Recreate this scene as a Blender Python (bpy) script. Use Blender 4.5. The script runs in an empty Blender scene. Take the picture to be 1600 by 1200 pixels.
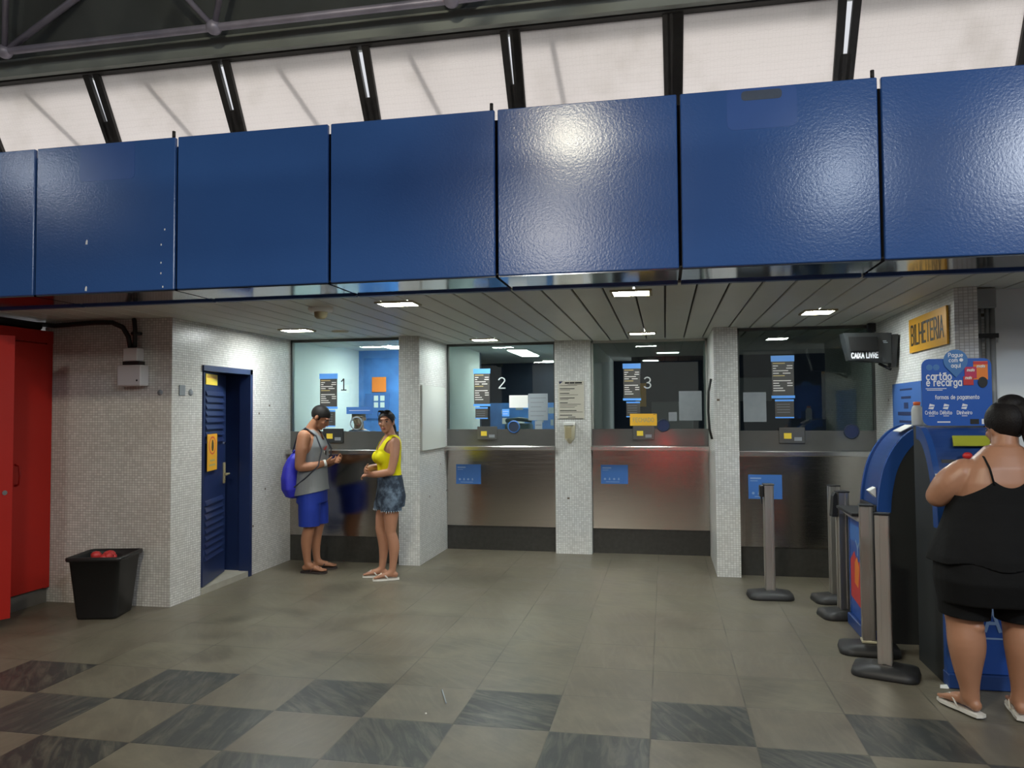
import bpy, math, random
from mathutils import Vector, Matrix
random.seed(7)
SC = bpy.context.scene
COL = SC.collection
PI = math.pi

# ------------------------------------------------------------------ camera
CAM_Z = 1.602
FPX, PITCH, YAW, ROLL = 1197.06, 0.0372, 0.1967, -0.0065
cd = bpy.data.cameras.new('camera'); cam = bpy.data.objects.new('camera', cd); COL.objects.link(cam)
cd.sensor_fit = 'HORIZONTAL'; cd.sensor_width = 36.0; cd.lens = FPX / 1600 * 36.0
cd.clip_start = 0.05; cd.clip_end = 200
_fw = Vector((-math.sin(YAW) * math.cos(PITCH), math.cos(YAW) * math.cos(PITCH), math.sin(PITCH)))
_rt = Vector((math.cos(YAW), math.sin(YAW), 0)); _up = _rt.cross(_fw)
_r2 = math.cos(ROLL) * _rt + math.sin(ROLL) * _up; _u2 = -math.sin(ROLL) * _rt + math.cos(ROLL) * _up
_m = Matrix((_r2, _u2, -_fw)).transposed().to_4x4(); _m.translation = Vector((0, 0, CAM_Z))
cam.matrix_world = _m
SC.camera = cam

# ------------------------------------------------------------------ world, sun, lamps, exposure
SC.view_settings.view_transform = 'Standard'; SC.view_settings.look = 'None'
SC.view_settings.gamma = 1.0; SC.view_settings.use_curve_mapping = False
SC.view_settings.exposure = 0.38
SC.cycles.use_denoising = True
SC.cycles.max_bounces = 8; SC.cycles.transparent_max_bounces = 16
SC.cycles.sample_clamp_indirect = 3.0
w = bpy.data.worlds.new('world'); SC.world = w; w.use_nodes = True
bg = w.node_tree.nodes['Background']; bg.inputs[0].default_value = (0.93, 0.95, 1.0, 1); bg.inputs[1].default_value = 0.60

def sun(name, rot, strength, angle, col):
    l = bpy.data.lights.new(name, 'SUN'); l.energy = strength; l.angle = angle; l.color = col
    o = bpy.data.objects.new(name, l); COL.objects.link(o); o.rotation_euler = rot; return o
def area(name, loc, target, sx, sy, power, col):
    l = bpy.data.lights.new(name, 'AREA'); l.shape = 'RECTANGLE'; l.size = sx; l.size_y = sy
    l.energy = power; l.color = col
    o = bpy.data.objects.new(name, l); COL.objects.link(o); o.location = loc
    o.rotation_euler = (Vector(target) - Vector(loc)).to_track_quat('-Z', 'Y').to_euler(); return o
sun('sun', (math.radians(-55), math.radians(5), 0), 1.35, math.radians(9), (1.0, 0.97, 0.94))
# hall luminaires hanging under the roof, behind and beside the photographer
area('hall_lamp', (-1.15, -0.6, 5.1), (-1.15, 1.2, 0), 0.38, 0.42, 125, (1.0, 0.93, 0.72))
area('hall_lamp', (2.28, -1.4, 4.62), (2.1, 1.0, 0), 0.34, 0.40, 80, (0.80, 0.90, 1.0))
area('hall_lamp', (-9.0, -0.6, 5.1), (-6.5, 2.5, 0), 0.6, 0.6, 24, (0.86, 0.93, 1.0))
area('hall_lamp', (-2.2, -6.5, 5.1), (-2.0, 0, 0), 0.9, 0.9, 95, (1.0, 0.95, 0.86))
area('hall_lamp', (4.5, -0.6, 4.5), (3.2, 4.0, 0.8), 1.2, 0.9, 80, (0.86, 0.93, 1.0))
# added light panels before the rear wall, unseen; their reflections streak the steel
for ex, ew, ep in ((-7.2, 2.2, 4.0), (-3.6, 2.6, 6.0), (0.1, 2.2, 6.0), (3.4, 1.6, 2.2)):
    area('added_rear_light', (ex, -11.0, 2.2), (ex, 8, 1.2), ew, 3.4, ep, (1.0, 0.95, 0.91))

# ------------------------------------------------------------------ materials
MATS = {}
def newmat(name):
    m = bpy.data.materials.new(name); m.use_nodes = True
    nt = m.node_tree; b = nt.nodes['Principled BSDF']
    MATS[name] = m; return m, nt, b
def N(nt, t, **kw):
    n = nt.nodes.new(t)
    for k, v in kw.items(): setattr(n, k, v)
    return n
def lk(nt, a, b): nt.links.new(a, b)
def math_(nt, op, a, b=None, c=None):
    n = N(nt, 'ShaderNodeMath', operation=op)
    for i, v in enumerate((a, b, c)):
        if v is None: continue
        if isinstance(v, (int, float)): n.inputs[i].default_value = v
        else: lk(nt, v, n.inputs[i])
    return n.outputs[0]
def mixc(nt, f, a, b):
    n = N(nt, 'ShaderNodeMix', data_type='RGBA')
    for s, v in ((n.inputs[0], f), (n.inputs[6], a), (n.inputs[7], b)):
        if isinstance(v, (int, float)): s.default_value = v
        elif isinstance(v, tuple): s.default_value = (*v, 1) if len(v) == 3 else v
        else: lk(nt, v, s)
    return n.outputs[2]
def noise(nt, vec, scale, detail=3, rough=.5, dist=0):
    n = N(nt, 'ShaderNodeTexNoise'); n.inputs['Scale'].default_value = scale
    n.inputs['Detail'].default_value = detail; n.inputs['Roughness'].default_value = rough
    n.inputs['Distortion'].default_value = dist
    if vec is not None: lk(nt, vec, n.inputs['Vector'])
    return n.outputs['Fac']
def ramp(nt, f, a, b):
    n = N(nt, 'ShaderNodeMapRange'); n.inputs[1].default_value = a; n.inputs[2].default_value = b
    lk(nt, f, n.inputs[0]); return n.outputs[0]
def bump(nt, b, h, strength, dist):
    n = N(nt, 'ShaderNodeBump'); n.inputs['Strength'].default_value = strength; n.inputs['Distance'].default_value = dist
    lk(nt, h, n.inputs['Height']); lk(nt, n.outputs[0], b.inputs['Normal'])
def pos(nt): return N(nt, 'ShaderNodeNewGeometry').outputs['Position']
def simple(name, col, rough=.5, metal=0, var=.06, scale=6, spec=.5, bmp=0, bscale=80, emit=None, estr=0):
    """plain paint / plastic / cloth with a slight procedural mottling"""
    m, nt, b = newmat(name)
    tc = N(nt, 'ShaderNodeTexCoord').outputs['Object']
    f = noise(nt, tc, scale, 4)
    lo = tuple(max(0, c * (1 - var)) for c in col); hi = tuple(min(1, c * (1 + var)) for c in col)
    lk(nt, mixc(nt, f, lo, hi), b.inputs['Base Color'])
    b.inputs['Roughness'].default_value = rough; b.inputs['Metallic'].default_value = metal
    b.inputs['Specular IOR Level'].default_value = spec
    if bmp: bump(nt, b, noise(nt, tc, bscale, 2), bmp, .004)
    if emit:
        b.inputs['Emission Color'].default_value = (*emit, 1); b.inputs['Emission Strength'].default_value = estr
    return m

def tile_mat(name, base, grout, tw=.0262, th=.0205, dirt=.18, grime=(.32, .28, .22)):
    m, nt, b = newmat(name)
    g = N(nt, 'ShaderNodeNewGeometry'); sp = N(nt, 'ShaderNodeSeparateXYZ'); lk(nt, g.outputs['Position'], sp.inputs[0])
    sn = N(nt, 'ShaderNodeSeparateXYZ'); lk(nt, g.outputs['True Normal'], sn.inputs[0])
    side = math_(nt, 'GREATER_THAN', math_(nt, 'ABSOLUTE', sn.outputs[0]), .6)
    u = math_(nt, 'ADD', math_(nt, 'MULTIPLY', sp.outputs[1], side), math_(nt, 'MULTIPLY', sp.outputs[0], math_(nt, 'SUBTRACT', 1.0, side)))
    us = math_(nt, 'DIVIDE', u, tw); vs = math_(nt, 'DIVIDE', sp.outputs[2], th)
    fu = math_(nt, 'FRACT', us); fv = math_(nt, 'FRACT', vs)
    eu = math_(nt, 'MINIMUM', fu, math_(nt, 'SUBTRACT', 1.0, fu)); ev = math_(nt, 'MINIMUM', fv, math_(nt, 'SUBTRACT', 1.0, fv))
    edge = math_(nt, 'MINIMUM', math_(nt, 'MULTIPLY', eu, tw / th), ev)
    tile = ramp(nt, edge, .055, .10)
    cv = N(nt, 'ShaderNodeCombineXYZ'); lk(nt, math_(nt, 'FLOOR', us), cv.inputs[0]); lk(nt, math_(nt, 'FLOOR', vs), cv.inputs[1]); lk(nt, side, cv.inputs[2])
    wn = N(nt, 'ShaderNodeTexWhiteNoise'); lk(nt, cv.outputs[0], wn.inputs['Vector'])
    tint = mixc(nt, wn.outputs['Value'], tuple(c * .84 for c in base), tuple(min(1, c * 1.08) for c in base))
    big = ramp(nt, noise(nt, g.outputs['Position'], 1.6, 5, .65), .42, .72)
    tint = mixc(nt, math_(nt, 'MULTIPLY', big, dirt), tint, grime)
    lost = math_(nt, 'GREATER_THAN', wn.outputs['Value'], .9994)
    col = mixc(nt, tile, grout, tint); col = mixc(nt, lost, col, (.16, .13, .1))
    lk(nt, col, b.inputs['Base Color'])
    lk(nt, math_(nt, 'SUBTRACT', .62, math_(nt, 'MULTIPLY', tile, .34)), b.inputs['Roughness'])
    b.inputs['Specular IOR Level'].default_value = .4
    hb = math_(nt, 'ADD', tile, math_(nt, 'MULTIPLY', wn.outputs['Value'], .35))
    bump(nt, b, hb, .55, .0018)
    return m
TILE = tile_mat('white_mosaic', (.72, .725, .71), (.42, .41, .38))
TILE_D = tile_mat('worn_white_mosaic', (.68, .665, .64), (.34, .31, .28), dirt=.30)

# floor
m, nt, b = newmat('stone_floor')
FX0, FY0, FT = -3.0922, 4.3695, .5
p = pos(nt); sp = N(nt, 'ShaderNodeSeparateXYZ'); lk(nt, p, sp.inputs[0])
u = math_(nt, 'DIVIDE', math_(nt, 'SUBTRACT', sp.outputs[0], FX0), FT); v = math_(nt, 'DIVIDE', math_(nt, 'SUBTRACT', FY0, sp.outputs[1]), FT)
iu = math_(nt, 'FLOOR', u); iv = math_(nt, 'FLOOR', v); fu = math_(nt, 'FRACT', u); fv = math_(nt, 'FRACT', v)
cv = N(nt, 'ShaderNodeCombineXYZ'); lk(nt, iu, cv.inputs[0]); lk(nt, iv, cv.inputs[1])
wn = N(nt, 'ShaderNodeTexWhiteNoise'); lk(nt, cv.outputs[0], wn.inputs['Vector'])
par = math_(nt, 'ABSOLUTE', math_(nt, 'MODULO', math_(nt, 'ADD', math_(nt, 'ADD', iu, iv), 400.0), 2.0))
dark = math_(nt, 'MULTIPLY', math_(nt, 'LESS_THAN', par, .5), math_(nt, 'GREATER_THAN', v, 0.0))
edge = math_(nt, 'MINIMUM', math_(nt, 'MINIMUM', fu, math_(nt, 'SUBTRACT', 1.0, fu)), math_(nt, 'MINIMUM', fv, math_(nt, 'SUBTRACT', 1.0, fv)))
joint = ramp(nt, edge, .004, .011)
# veins, turned by a random angle in each slab
rotn = N(nt, 'ShaderNodeVectorRotate', rotation_type='Z_AXIS'); lk(nt, p, rotn.inputs['Vector'])
lk(nt, math_(nt, 'ADD', math_(nt, 'MULTIPLY', wn.outputs['Value'], 1.6), .35), rotn.inputs['Angle'])
mp = N(nt, 'ShaderNodeMapping'); lk(nt, rotn.outputs[0], mp.inputs[0]); mp.inputs['Scale'].default_value = (1.4, 7.5, 1)
off = N(nt, 'ShaderNodeVectorMath', operation='ADD'); lk(nt, mp.outputs[0], off.inputs[0]); lk(nt, wn.outputs['Color'], off.inputs[1])
vein = ramp(nt, noise(nt, off.outputs[0], 2.2, 7, .62, 1.1), .44, .72)
dk = mixc(nt, vein, (.030, .032, .031), (.135, .124, .094))
dk = mixc(nt, math_(nt, 'MULTIPLY', wn.outputs['Value'], .35), dk, (.080, .088, .086))
mot = noise(nt, p, 3.2, 6, .62, .4); fine = noise(nt, p, 26, 3, .6)
lt = mixc(nt, ramp(nt, mot, .34, .68), (.098, .086, .063), (.190, .170, .124))
lt = mixc(nt, math_(nt, 'MULTIPLY', wn.outputs['Value'], .5), lt, (.165, .135, .105))
lt = mixc(nt, math_(nt, 'MULTIPLY', ramp(nt, fine, .45, .75), .18), lt, (.12, .105, .085))
lt = mixc(nt, math_(nt, 'MULTIPLY', vein, .38), lt, (.215, .195, .145))
col = mixc(nt, dark, lt, dk)
col = mixc(nt, math_(nt, 'MULTIPLY', ramp(nt, noise(nt, p, .8, 4, .6), .5, .72), .45), col, (.062, .055, .043))
jf = math_(nt, 'ADD', joint, math_(nt, 'MULTIPLY', math_(nt, 'SUBTRACT', 1.0, joint), math_(nt, 'MULTIPLY', ramp(nt, noise(nt, p, 2.1, 3), .35, .6), .9)))
col = mixc(nt, jf, (.060, .054, .043), col)
lk(nt, col, b.inputs['Base Color'])
lk(nt, ramp(nt, mot, .0, 1.6), b.inputs['Roughness'])
rr = math_(nt, 'ADD', math_(nt, 'MULTIPLY', mot, .28), .24); lk(nt, rr, b.inputs['Roughness'])
b.inputs['Specular IOR Level'].default_value = .35
bump(nt, b, math_(nt, 'ADD', joint, math_(nt, 'MULTIPLY', fine, .25)), .25, .002)
FLOOR = m

# painted blue cladding with orange-peel gloss
m, nt, b = newmat('blue_enamel')
p = pos(nt)
f1 = noise(nt, p, 1.3, 4, .6)
sc_ = ramp(nt, noise(nt, p, 17, 5, .7), .66, .80)
cc = mixc(nt, f1, (.030, .088, .290), (.039, .112, .345))
cc = mixc(nt, math_(nt, 'MULTIPLY', sc_, .12), cc, (.13, .17, .27))
lk(nt, cc, b.inputs['Base Color'])
b.inputs['Roughness'].default_value = .20; b.inputs['Specular IOR Level'].default_value = .45
bump(nt, b, noise(nt, p, 80, 2, .5), .17, .003)
BLUE = m
simple('blue_patch', (.034, .096, .335), .24, 0, .1, 5)
simple('yellow_wear', (.040, .060, .105), .6, 0, .2, 30)
# polished soffit strip
m, nt, b = newmat('polished_blue_metal')
b.inputs['Base Color'].default_value = (.74, .78, .84, 1); b.inputs['Metallic'].default_value = 1.0
b.inputs['Roughness'].default_value = .10; b.inputs['Anisotropic'].default_value = 0
def steel_mat(name, col, r0, r1, stretch, brush=0):
    m, nt, b = newmat(name)
    tc = pos(nt); mp = N(nt, 'ShaderNodeMapping'); mp.inputs['Scale'].default_value = stretch; lk(nt, tc, mp.inputs[0])
    f = noise(nt, mp.outputs[0], 1.0, 5, .6)
    lk(nt, mixc(nt, f, tuple(c * .88 for c in col), tuple(min(1, c * 1.08) for c in col)), b.inputs['Base Color'])
    b.inputs['Metallic'].default_value = 1.0
    n = N(nt, 'ShaderNodeMapRange'); n.inputs[3].default_value = r0; n.inputs[4].default_value = r1; lk(nt, f, n.inputs[0]); lk(nt, n.outputs[0], b.inputs['Roughness'])
    if brush: bump(nt, b, f, brush, .0008)
    return m
STEEL = steel_mat('brushed_steel', (.50, .465, .43), .09, .13, (1.5, 1.5, 420), .35)
STEEL_S = steel_mat('polished_steel', (.74, .73, .71), .16, .26, (2, 30, 200))
ALU = steel_mat('aluminium_extrusion', (.60, .575, .54), .32, .45, (260, 260, 2))
# clear booth glass
m, nt, b = newmat('booth_glass')
nt.nodes.remove(b); out = nt.nodes['Material Output']
fr = N(nt, 'ShaderNodeFresnel'); fr.inputs['IOR'].default_value = 1.5
tr = N(nt, 'ShaderNodeBsdfTransparent'); tr.inputs[0].default_value = (.84, .90, .875, 1)
gl = N(nt, 'ShaderNodeBsdfGlossy'); gl.inputs['Roughness'].default_value = .015; gl.inputs['Color'].default_value = (.95, 1, .98, 1)
mx = N(nt, 'ShaderNodeMixShader'); lk(nt, math_(nt, 'MULTIPLY', fr.outputs[0], 1.3), mx.inputs[0]); lk(nt, tr.outputs[0], mx.inputs[1]); lk(nt, gl.outputs[0], mx.inputs[2])
lk(nt, mx.outputs[0], out.inputs[0]); GLASS = m
# wired translucent glazing
m, nt, b = newmat('wired_glazing')
nt.nodes.remove(b); out = nt.nodes['Material Output']
p = pos(nt)
vo = N(nt, 'ShaderNodeTexVoronoi', feature='DISTANCE_TO_EDGE'); vo.inputs['Scale'].default_value = 42; vo.inputs['Randomness'].default_value = .25; lk(nt, p, vo.inputs['Vector'])
wire = math_(nt, 'LESS_THAN', vo.outputs['Distance'], .035)
dirt_ = ramp(nt, noise(nt, p, 2.3, 5, .62), .5, .8)
base = mixc(nt, dirt_, (.86, .83, .81), (.75, .72, .69))
base = mixc(nt, math_(nt, 'MULTIPLY', wire, .11), base, (.3, .28, .26))
tl = N(nt, 'ShaderNodeBsdfTranslucent'); lk(nt, base, tl.inputs[0])
df = N(nt, 'ShaderNodeBsdfDiffuse'); lk(nt, base, df.inputs[0])
mx = N(nt, 'ShaderNodeMixShader'); mx.inputs[0].default_value = .12; lk(nt, tl.outputs[0], mx.inputs[1]); lk(nt, df.outputs[0], mx.inputs[2])
lk(nt, mx.outputs[0], out.inputs[0]); GLAZE = m

S = simple
S('ceiling_slat', (.60, .605, .55), .42, 0, .07, 2.2, .4)
S('slat_gap', (.035, .034, .028), .8)
S('granite', (.036, .035, .031), .28, 0, .5, 22, .5)
S('grey_panel', (.085, .085, .080), .11, 0, .08, 8, 1.0)
S('dark_frame', (.07, .075, .07), .4, .3)
S('pale_frame', (.42, .43, .40), .4, .2)
S('matte_black', (.010, .010, .010), .85, 0, .1, 5, .15)
S('office_white', (.72, .79, .77), .6, 0, .04, 1.5)
S('office_grey', (.20, .22, .24), .7, 0, .1, 2)
S('office_navy', (.020, .032, .062), .7, 0, .35, 4)
S('office_blue', (.06, .18, .48), .55, 0, .6, 5)
S('office_ceiling', (.62, .64, .63), .7)
S('smooth_board', (.60, .62, .58), .38, 0, .05, 2)
S('plaster_pale', (.70, .745, .77), .6, 0, .04, .8)
S('door_blue', (.012, .024, .085), .38, 0, .15, 4, .45)
S('threshold_stone', (.34, .32, .27), .6, 0, .15, 12)
S('red_paint', (.42, .016, .010), .46, 0, .08, 2, .3)
S('red_seam', (.10, .012, .01), .6)
S('plinth_grey', (.13, .12, .105), .6, 0, .2, 8)
S('black_plastic', (.013, .013, .014), .42, 0, .15, 5)
S('black_rubber', (.020, .020, .021), .5, 0, .2, 9)
S('cable_black', (.011, .011, .011), .5)
S('grey_plastic', (.62, .59, .60), .5)
S('grey_conduit', (.30, .31, .31), .45, .3)
S('charcoal', (.020, .023, .024), .5, 0, .1, 3)
S('kiosk_blue', (.018, .080, .36), .33, 0, .08, 4)
S('kiosk_blue_dark', (.016, .052, .20), .36, 0, .08, 4)
S('kiosk_trim', (.018, .070, .27), .25, 0, .08, 4)
S('sign_blue', (.018, .105, .47), .4, 0, .05, 4)
S('sign_blue_light', (.06, .19, .47), .4, 0, .05, 4)
S('sticker_blue', (.05, .17, .50), .45, 0, .1, 6)
S('poster_blue', (.045, .125, .36), .5, 0, .1, 5)
S('poster_ink', (.014, .025, .085), .6)
S('list_blue', (.10, .33, .82), .45, emit=(.12, .36, .85), estr=.12)
S('list_dark', (.060, .056, .052), .5, 0, .1, 9)
S('list_white', (.75, .73, .68), .5)
S('list_gold', (.55, .42, .16), .5)
S('white_print', (.82, .84, .88), .5)
S('faint_print', (.25, .38, .62), .5)
S('glass_white_print', (.45, .50, .50), .5)
S('ink_black', (.012, .012, .012), .5)
S('yellow_sign', (.80, .44, .035), .42, 0, .1, 5)
S('brass_sign', (.70, .36, .03), .34, .25, .1, 4)
S('ochre', (.72, .36, .02), .45, 0, .08, 6)
S('label_yellow', (.85, .62, .06), .4)
S('label_green', (.36, .38, .03), .5)
S('paper_white', (.80, .80, .77), .6)
S('paper_grey', (.30, .34, .37), .5)
S('paper_dim', (.22, .24, .26), .6, 0, .15, 12)
S('paper_buff', (.56, .53, .45), .6, 0, .05, 6)
S('cream_plastic', (.60, .56, .40), .35, 0, .05, 8)
S('cream_dark', (.36, .31, .18), .35, 0, .1, 20)
S('beam_grey', (.26, .285, .265), .55, .2, .25, 3)
S('beam_dark', (.035, .033, .031), .6, .2, .3, 6)
S('truss_tube', (.34, .32, .40), .45, .3, .25, 8)
S('roof_deck', (.075, .085, .085), .8, 0, .3, 1.2)
S('roof_concrete', (.80, .78, .76), .8, 0, .12, 1)
S('bar_dark', (.028, .026, .025), .6, .2, .4, 30)
S('magenta', (.50, .03, .10), .45); S('orange', (.80, .22, .03), .45); S('red_card', (.55, .04, .04), .45)
S('bottle_white', (.55, .58, .58), .35); S('cap_orange', (.75, .14, .03), .4)
S('red_plastic', (.65, .03, .03), .4)
S('skin_tan', (.36, .165, .092), .48, 0, .08, 14, .4); S('skin_woman', (.42, .205, .125), .48, 0, .08, 14, .4); S('skin_back', (.41, .20, .118), .40, 0, .10, 9, .45)
S('skin_clerk', (.36, .22, .15), .5)
S('lip', (.30, .08, .06), .45); S('eye_white', (.24, .22, .20), .35); S('eye_dark', (.02, .014, .01), .3)
S('hair_black', (.010, .008, .008), .58, 0, .3, 60, .22, .5, 120); S('hair_brown', (.05, .032, .022), .5, 0, .3, 60, .4, .5, 120)
S('shirt_grey', (.215, .225, .235), .8, 0, .06, 20, .2, .3, 45); S('shorts_blue', (.012, .035, .30), .7, 0, .08, 10, .3, .3, 30)
S('bag_blue', (.022, .022, .38), .5, 0, .1, 8, .4, .4, 22); S('strap_dark', (.03, .035, .05), .7)
S('top_yellow', (.74, .66, .008), .75, 0, .05, 16, .2, .25, 40)
S('black_cloth', (.0075, .0075, .008), .85, 0, .2, 12, .2, .4, 26)
S('sandal_white', (.72, .70, .64), .5); S('sandal_dark', (.03, .02, .018), .6); S('sandal_red', (.12, .05, .045), .6)
S('clerk_shirt', (.10, .16, .28), .8)
S('print_red', (.45, .07, .06), .7); S('glasses_dark', (.02, .02, .02), .2)
# washed denim
m, nt, b = newmat('denim')
tc = N(nt, 'ShaderNodeTexCoord').outputs['Object']
f = ramp(nt, noise(nt, tc, 9, 5, .65), .46, .70)
lk(nt, mixc(nt, f, (.020, .032, .055), (.16, .22, .30)), b.inputs['Base Color']); b.inputs['Roughness'].default_value = .85
bump(nt, b, noise(nt, tc, 300, 2), .3, .001)
S('denim_fray', (.45, .50, .55), .9)
def emit_mat(name, col, strength):
    m, nt, b = newmat(name)
    b.inputs['Base Color'].default_value = (.8, .8, .8, 1); b.inputs['Emission Color'].default_value = (*col, 1); b.inputs['Emission Strength'].default_value = strength
    return m
emit_mat('lamp_warm', (.93, 1.0, .98), 125); emit_mat('lamp_white', (.93, 1.0, .98), 90); emit_mat('lamp_booth', (.92, 1.0, .97), 46); emit_mat('lamp_office', (.92, 1.0, .95), 17); emit_mat('lamp_office_dim', (.92, 1.0, .97), 2.0)
S('door_shade', (.006, .009, .02), .6)  # near black, imitates the shade in the door recess
emit_mat('red_indicator', (1.0, .02, .015), 60); emit_mat('red_indicator_dim', (1.0, .02, .015), 16)
def M(k): return MATS[k] if isinstance(k, str) else k

# ------------------------------------------------------------------ mesh helpers
ROOTLOC = {}
def shift_of(parent):
    o = parent
    while o is not None:
        if o.name in ROOTLOC: return ROOTLOC[o.name]
        o = o.parent
    return Vector((0, 0, 0))
class MB:
    """collects shapes and links them as ONE mesh object"""
    def __init__(s): s.v = []; s.f = []; s.m = []; s.sm = []
    def add(s, vs, fs, mi=0, smooth=False):
        k = len(s.v); s.v += [tuple(v) for v in vs]
        for f in fs: s.f.append([k + i for i in f]); s.m.append(mi); s.sm.append(smooth)
        return s
    def box(s, x0, x1, y0, y1, z0, z1, mi=0):
        vs = [(x, y, z) for z in (z0, z1) for y in (y0, y1) for x in (x0, x1)]
        return s.add(vs, [(0, 2, 3, 1), (4, 5, 7, 6), (0, 1, 5, 4), (2, 6, 7, 3), (0, 4, 6, 2), (1, 3, 7, 5)], mi)
    def cbox(s, x0, x1, y0, y1, z0, z1, c=.004, mi=0):
        """box with chamfered edges"""
        X = (x0, x1); Y = (y0, y1); Z = (z0, z1); vs = []; idx = {}
        for i in (0, 1):
            for j in (0, 1):
                for k in (0, 1):
                    a = (X[i], Y[j], Z[k]); d = (c if i == 0 else -c, c if j == 0 else -c, c if k == 0 else -c)
                    for ax in range(3):
                        q = [a[n] + (0 if n == ax else d[n]) for n in range(3)]
                        idx[(i, j, k, ax)] = len(vs); vs.append(q)
        fs = []
        for ax in range(3):
            for sd in (0, 1):
                o = [n for n in range(3) if n != ax]; ring = []
                for a_, b_ in ((0, 0), (1, 0), (1, 1), (0, 1)):
                    t = [0, 0, 0]; t[ax] = sd; t[o[0]] = a_; t[o[1]] = b_; ring.append(idx[(*t, ax)])
                fs.append(ring if (sd == 1) == (ax != 1) else ring[::-1])
        for ax in range(3):
            o = [n for n in range(3) if n != ax]
            for a_ in (0, 1):
                for b_ in (0, 1):
                    t0 = [0, 0, 0]; t0[o[0]] = a_; t0[o[1]] = b_; t1 = list(t0); t1[ax] = 1
                    fs.append([idx[(*t0, o[0])], idx[(*t1, o[0])], idx[(*t1, o[1])], idx[(*t0, o[1])]])
        for i in (0, 1):
            for j in (0, 1):
                for k in (0, 1): fs.append([idx[(i, j, k, 0)], idx[(i, j, k, 1)], idx[(i, j, k, 2)]])
        return s.add(vs, fs, mi)
    def prism(s, poly, ax, a, b, mi=0, smooth=False):
        """polygon in the plane across axis ax (coordinates in the order of the two other axes), drawn out from a to b"""
        o = [n for n in range(3) if n != ax]; n = len(poly); vs = []
        for t in (a, b):
            for q in poly:
                p_ = [0, 0, 0]; p_[ax] = t; p_[o[0]] = q[0]; p_[o[1]] = q[1]; vs.append(p_)
        fs = [list(range(n))[::-1], list(range(n, 2 * n))]
        s.add(vs, fs, mi)
        k = len(s.v) - 2 * n
        for i in range(n):
            j = (i + 1) % n; s.f.append([k + i, k + j, k + n + j, k + n + i]); s.m.append(mi); s.sm.append(smooth)
        return s
    def tube(s, pts, r, seg=10, mi=0, sq=None, hint=None, caps=True):
        """round (or flattened: sq) bar along a path; r may vary per point"""
        pts = [Vector(q) for q in pts]; n = len(pts)
        rs = r if isinstance(r, (list, tuple)) else [r] * n
        sqs = sq if isinstance(sq, (list, tuple)) else [sq or 1.0] * n
        k = len(s.v); prev = Vector(hint) if hint else None
        for i, q in enumerate(pts):
            t = (pts[min(i + 1, n - 1)] - pts[max(i - 1, 0)]).normalized()
            if prev is None: prev = t.orthogonal()
            a = (prev - t * prev.dot(t))
            a = a.normalized() if a.length > 1e-6 else t.orthogonal().normalized()
            prev = a; c = t.cross(a)
            for j in range(seg):
                th = 2 * PI * j / seg
                s.v.append(tuple(q + a * math.cos(th) * rs[i] + c * math.sin(th) * rs[i] * sqs[i]))
        for i in range(n - 1):
            for j in range(seg):
                j2 = (j + 1) % seg
                s.f.append([k + i * seg + j, k + i * seg + j2, k + (i + 1) * seg + j2, k + (i + 1) * seg + j]); s.m.append(mi); s.sm.append(True)
        if caps:
            s.f.append([k + j for j in range(seg)][::-1]); s.m.append(mi); s.sm.append(False)
            s.f.append([k + (n - 1) * seg + j for j in range(seg)]); s.m.append(mi); s.sm.append(False)
        return s
    def lathe(s, prof, c=(0, 0), seg=24, mi=0, ax=2):
        """(radius, height) profile turned about an axis through c"""
        k = len(s.v); n = len(prof); o = [q for q in range(3) if q != ax]
        for r, h in prof:
            for j in range(seg):
                th = 2 * PI * j / seg; p_ = [0, 0, 0]; p_[ax] = h; p_[o[0]] = c[0] + r * math.cos(th); p_[o[1]] = c[1] + r * math.sin(th); s.v.append(tuple(p_))
        for i in range(n - 1):
            for j in range(seg):
                j2 = (j + 1) % seg; q = [k + i * seg + j, k + i * seg + j2, k + (i + 1) * seg + j2, k + (i + 1) * seg + j]
                s.f.append(q if ax != 1 else q[::-1]); s.m.append(mi); s.sm.append(True)
        return s
    def ell(s, c, r, rot=None, seg=16, rings=10, mi=0):
        k = len(s.v); c = Vector(c)
        for i in range(rings + 1):
            ph = PI * i / rings
            for j in range(seg):
                th = 2 * PI * j / seg
                d = Vector((r[0] * math.sin(ph) * math.cos(th), r[1] * math.sin(ph) * math.sin(th), r[2] * math.cos(ph)))
                s.v.append(tuple(c + (rot @ d if rot else d)))
        for i in range(rings):
            for j in range(seg):
                j2 = (j + 1) % seg
                s.f.append([k + i * seg + j, k + (i + 1) * seg + j, k + (i + 1) * seg + j2, k + i * seg + j2]); s.m.append(mi); s.sm.append(True)
        return s
    def loft(s, rings, mi=0):
        """closed rings of equal length, capped"""
        k = len(s.v); n = len(rings[0])
        for r in rings: s.v += [tuple(q) for q in r]
        for i in range(len(rings) - 1):
            for j in range(n):
                j2 = (j + 1) % n; s.f.append([k + i * n + j, k + i * n + j2, k + (i + 1) * n + j2, k + (i + 1) * n + j]); s.m.append(mi); s.sm.append(True)
        s.f.append([k + j for j in range(n)][::-1]); s.m.append(mi); s.sm.append(False)
        s.f.append([k + (len(rings) - 1) * n + j for j in range(n)]); s.m.append(mi); s.sm.append(False)
        return s
    def mesh(s, name, mats, sh=Vector((0, 0, 0))):
        me = bpy.data.meshes.new(name)
        me.from_pydata([(v[0] - sh[0], v[1] - sh[1], v[2] - sh[2]) for v in s.v], [], s.f)
        for m_ in (mats if isinstance(mats, (list, tuple)) else [mats]): me.materials.append(M(m_))
        me.polygons.foreach_set('material_index', s.m); me.polygons.foreach_set('use_smooth', s.sm)
        me.update(); return me
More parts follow.
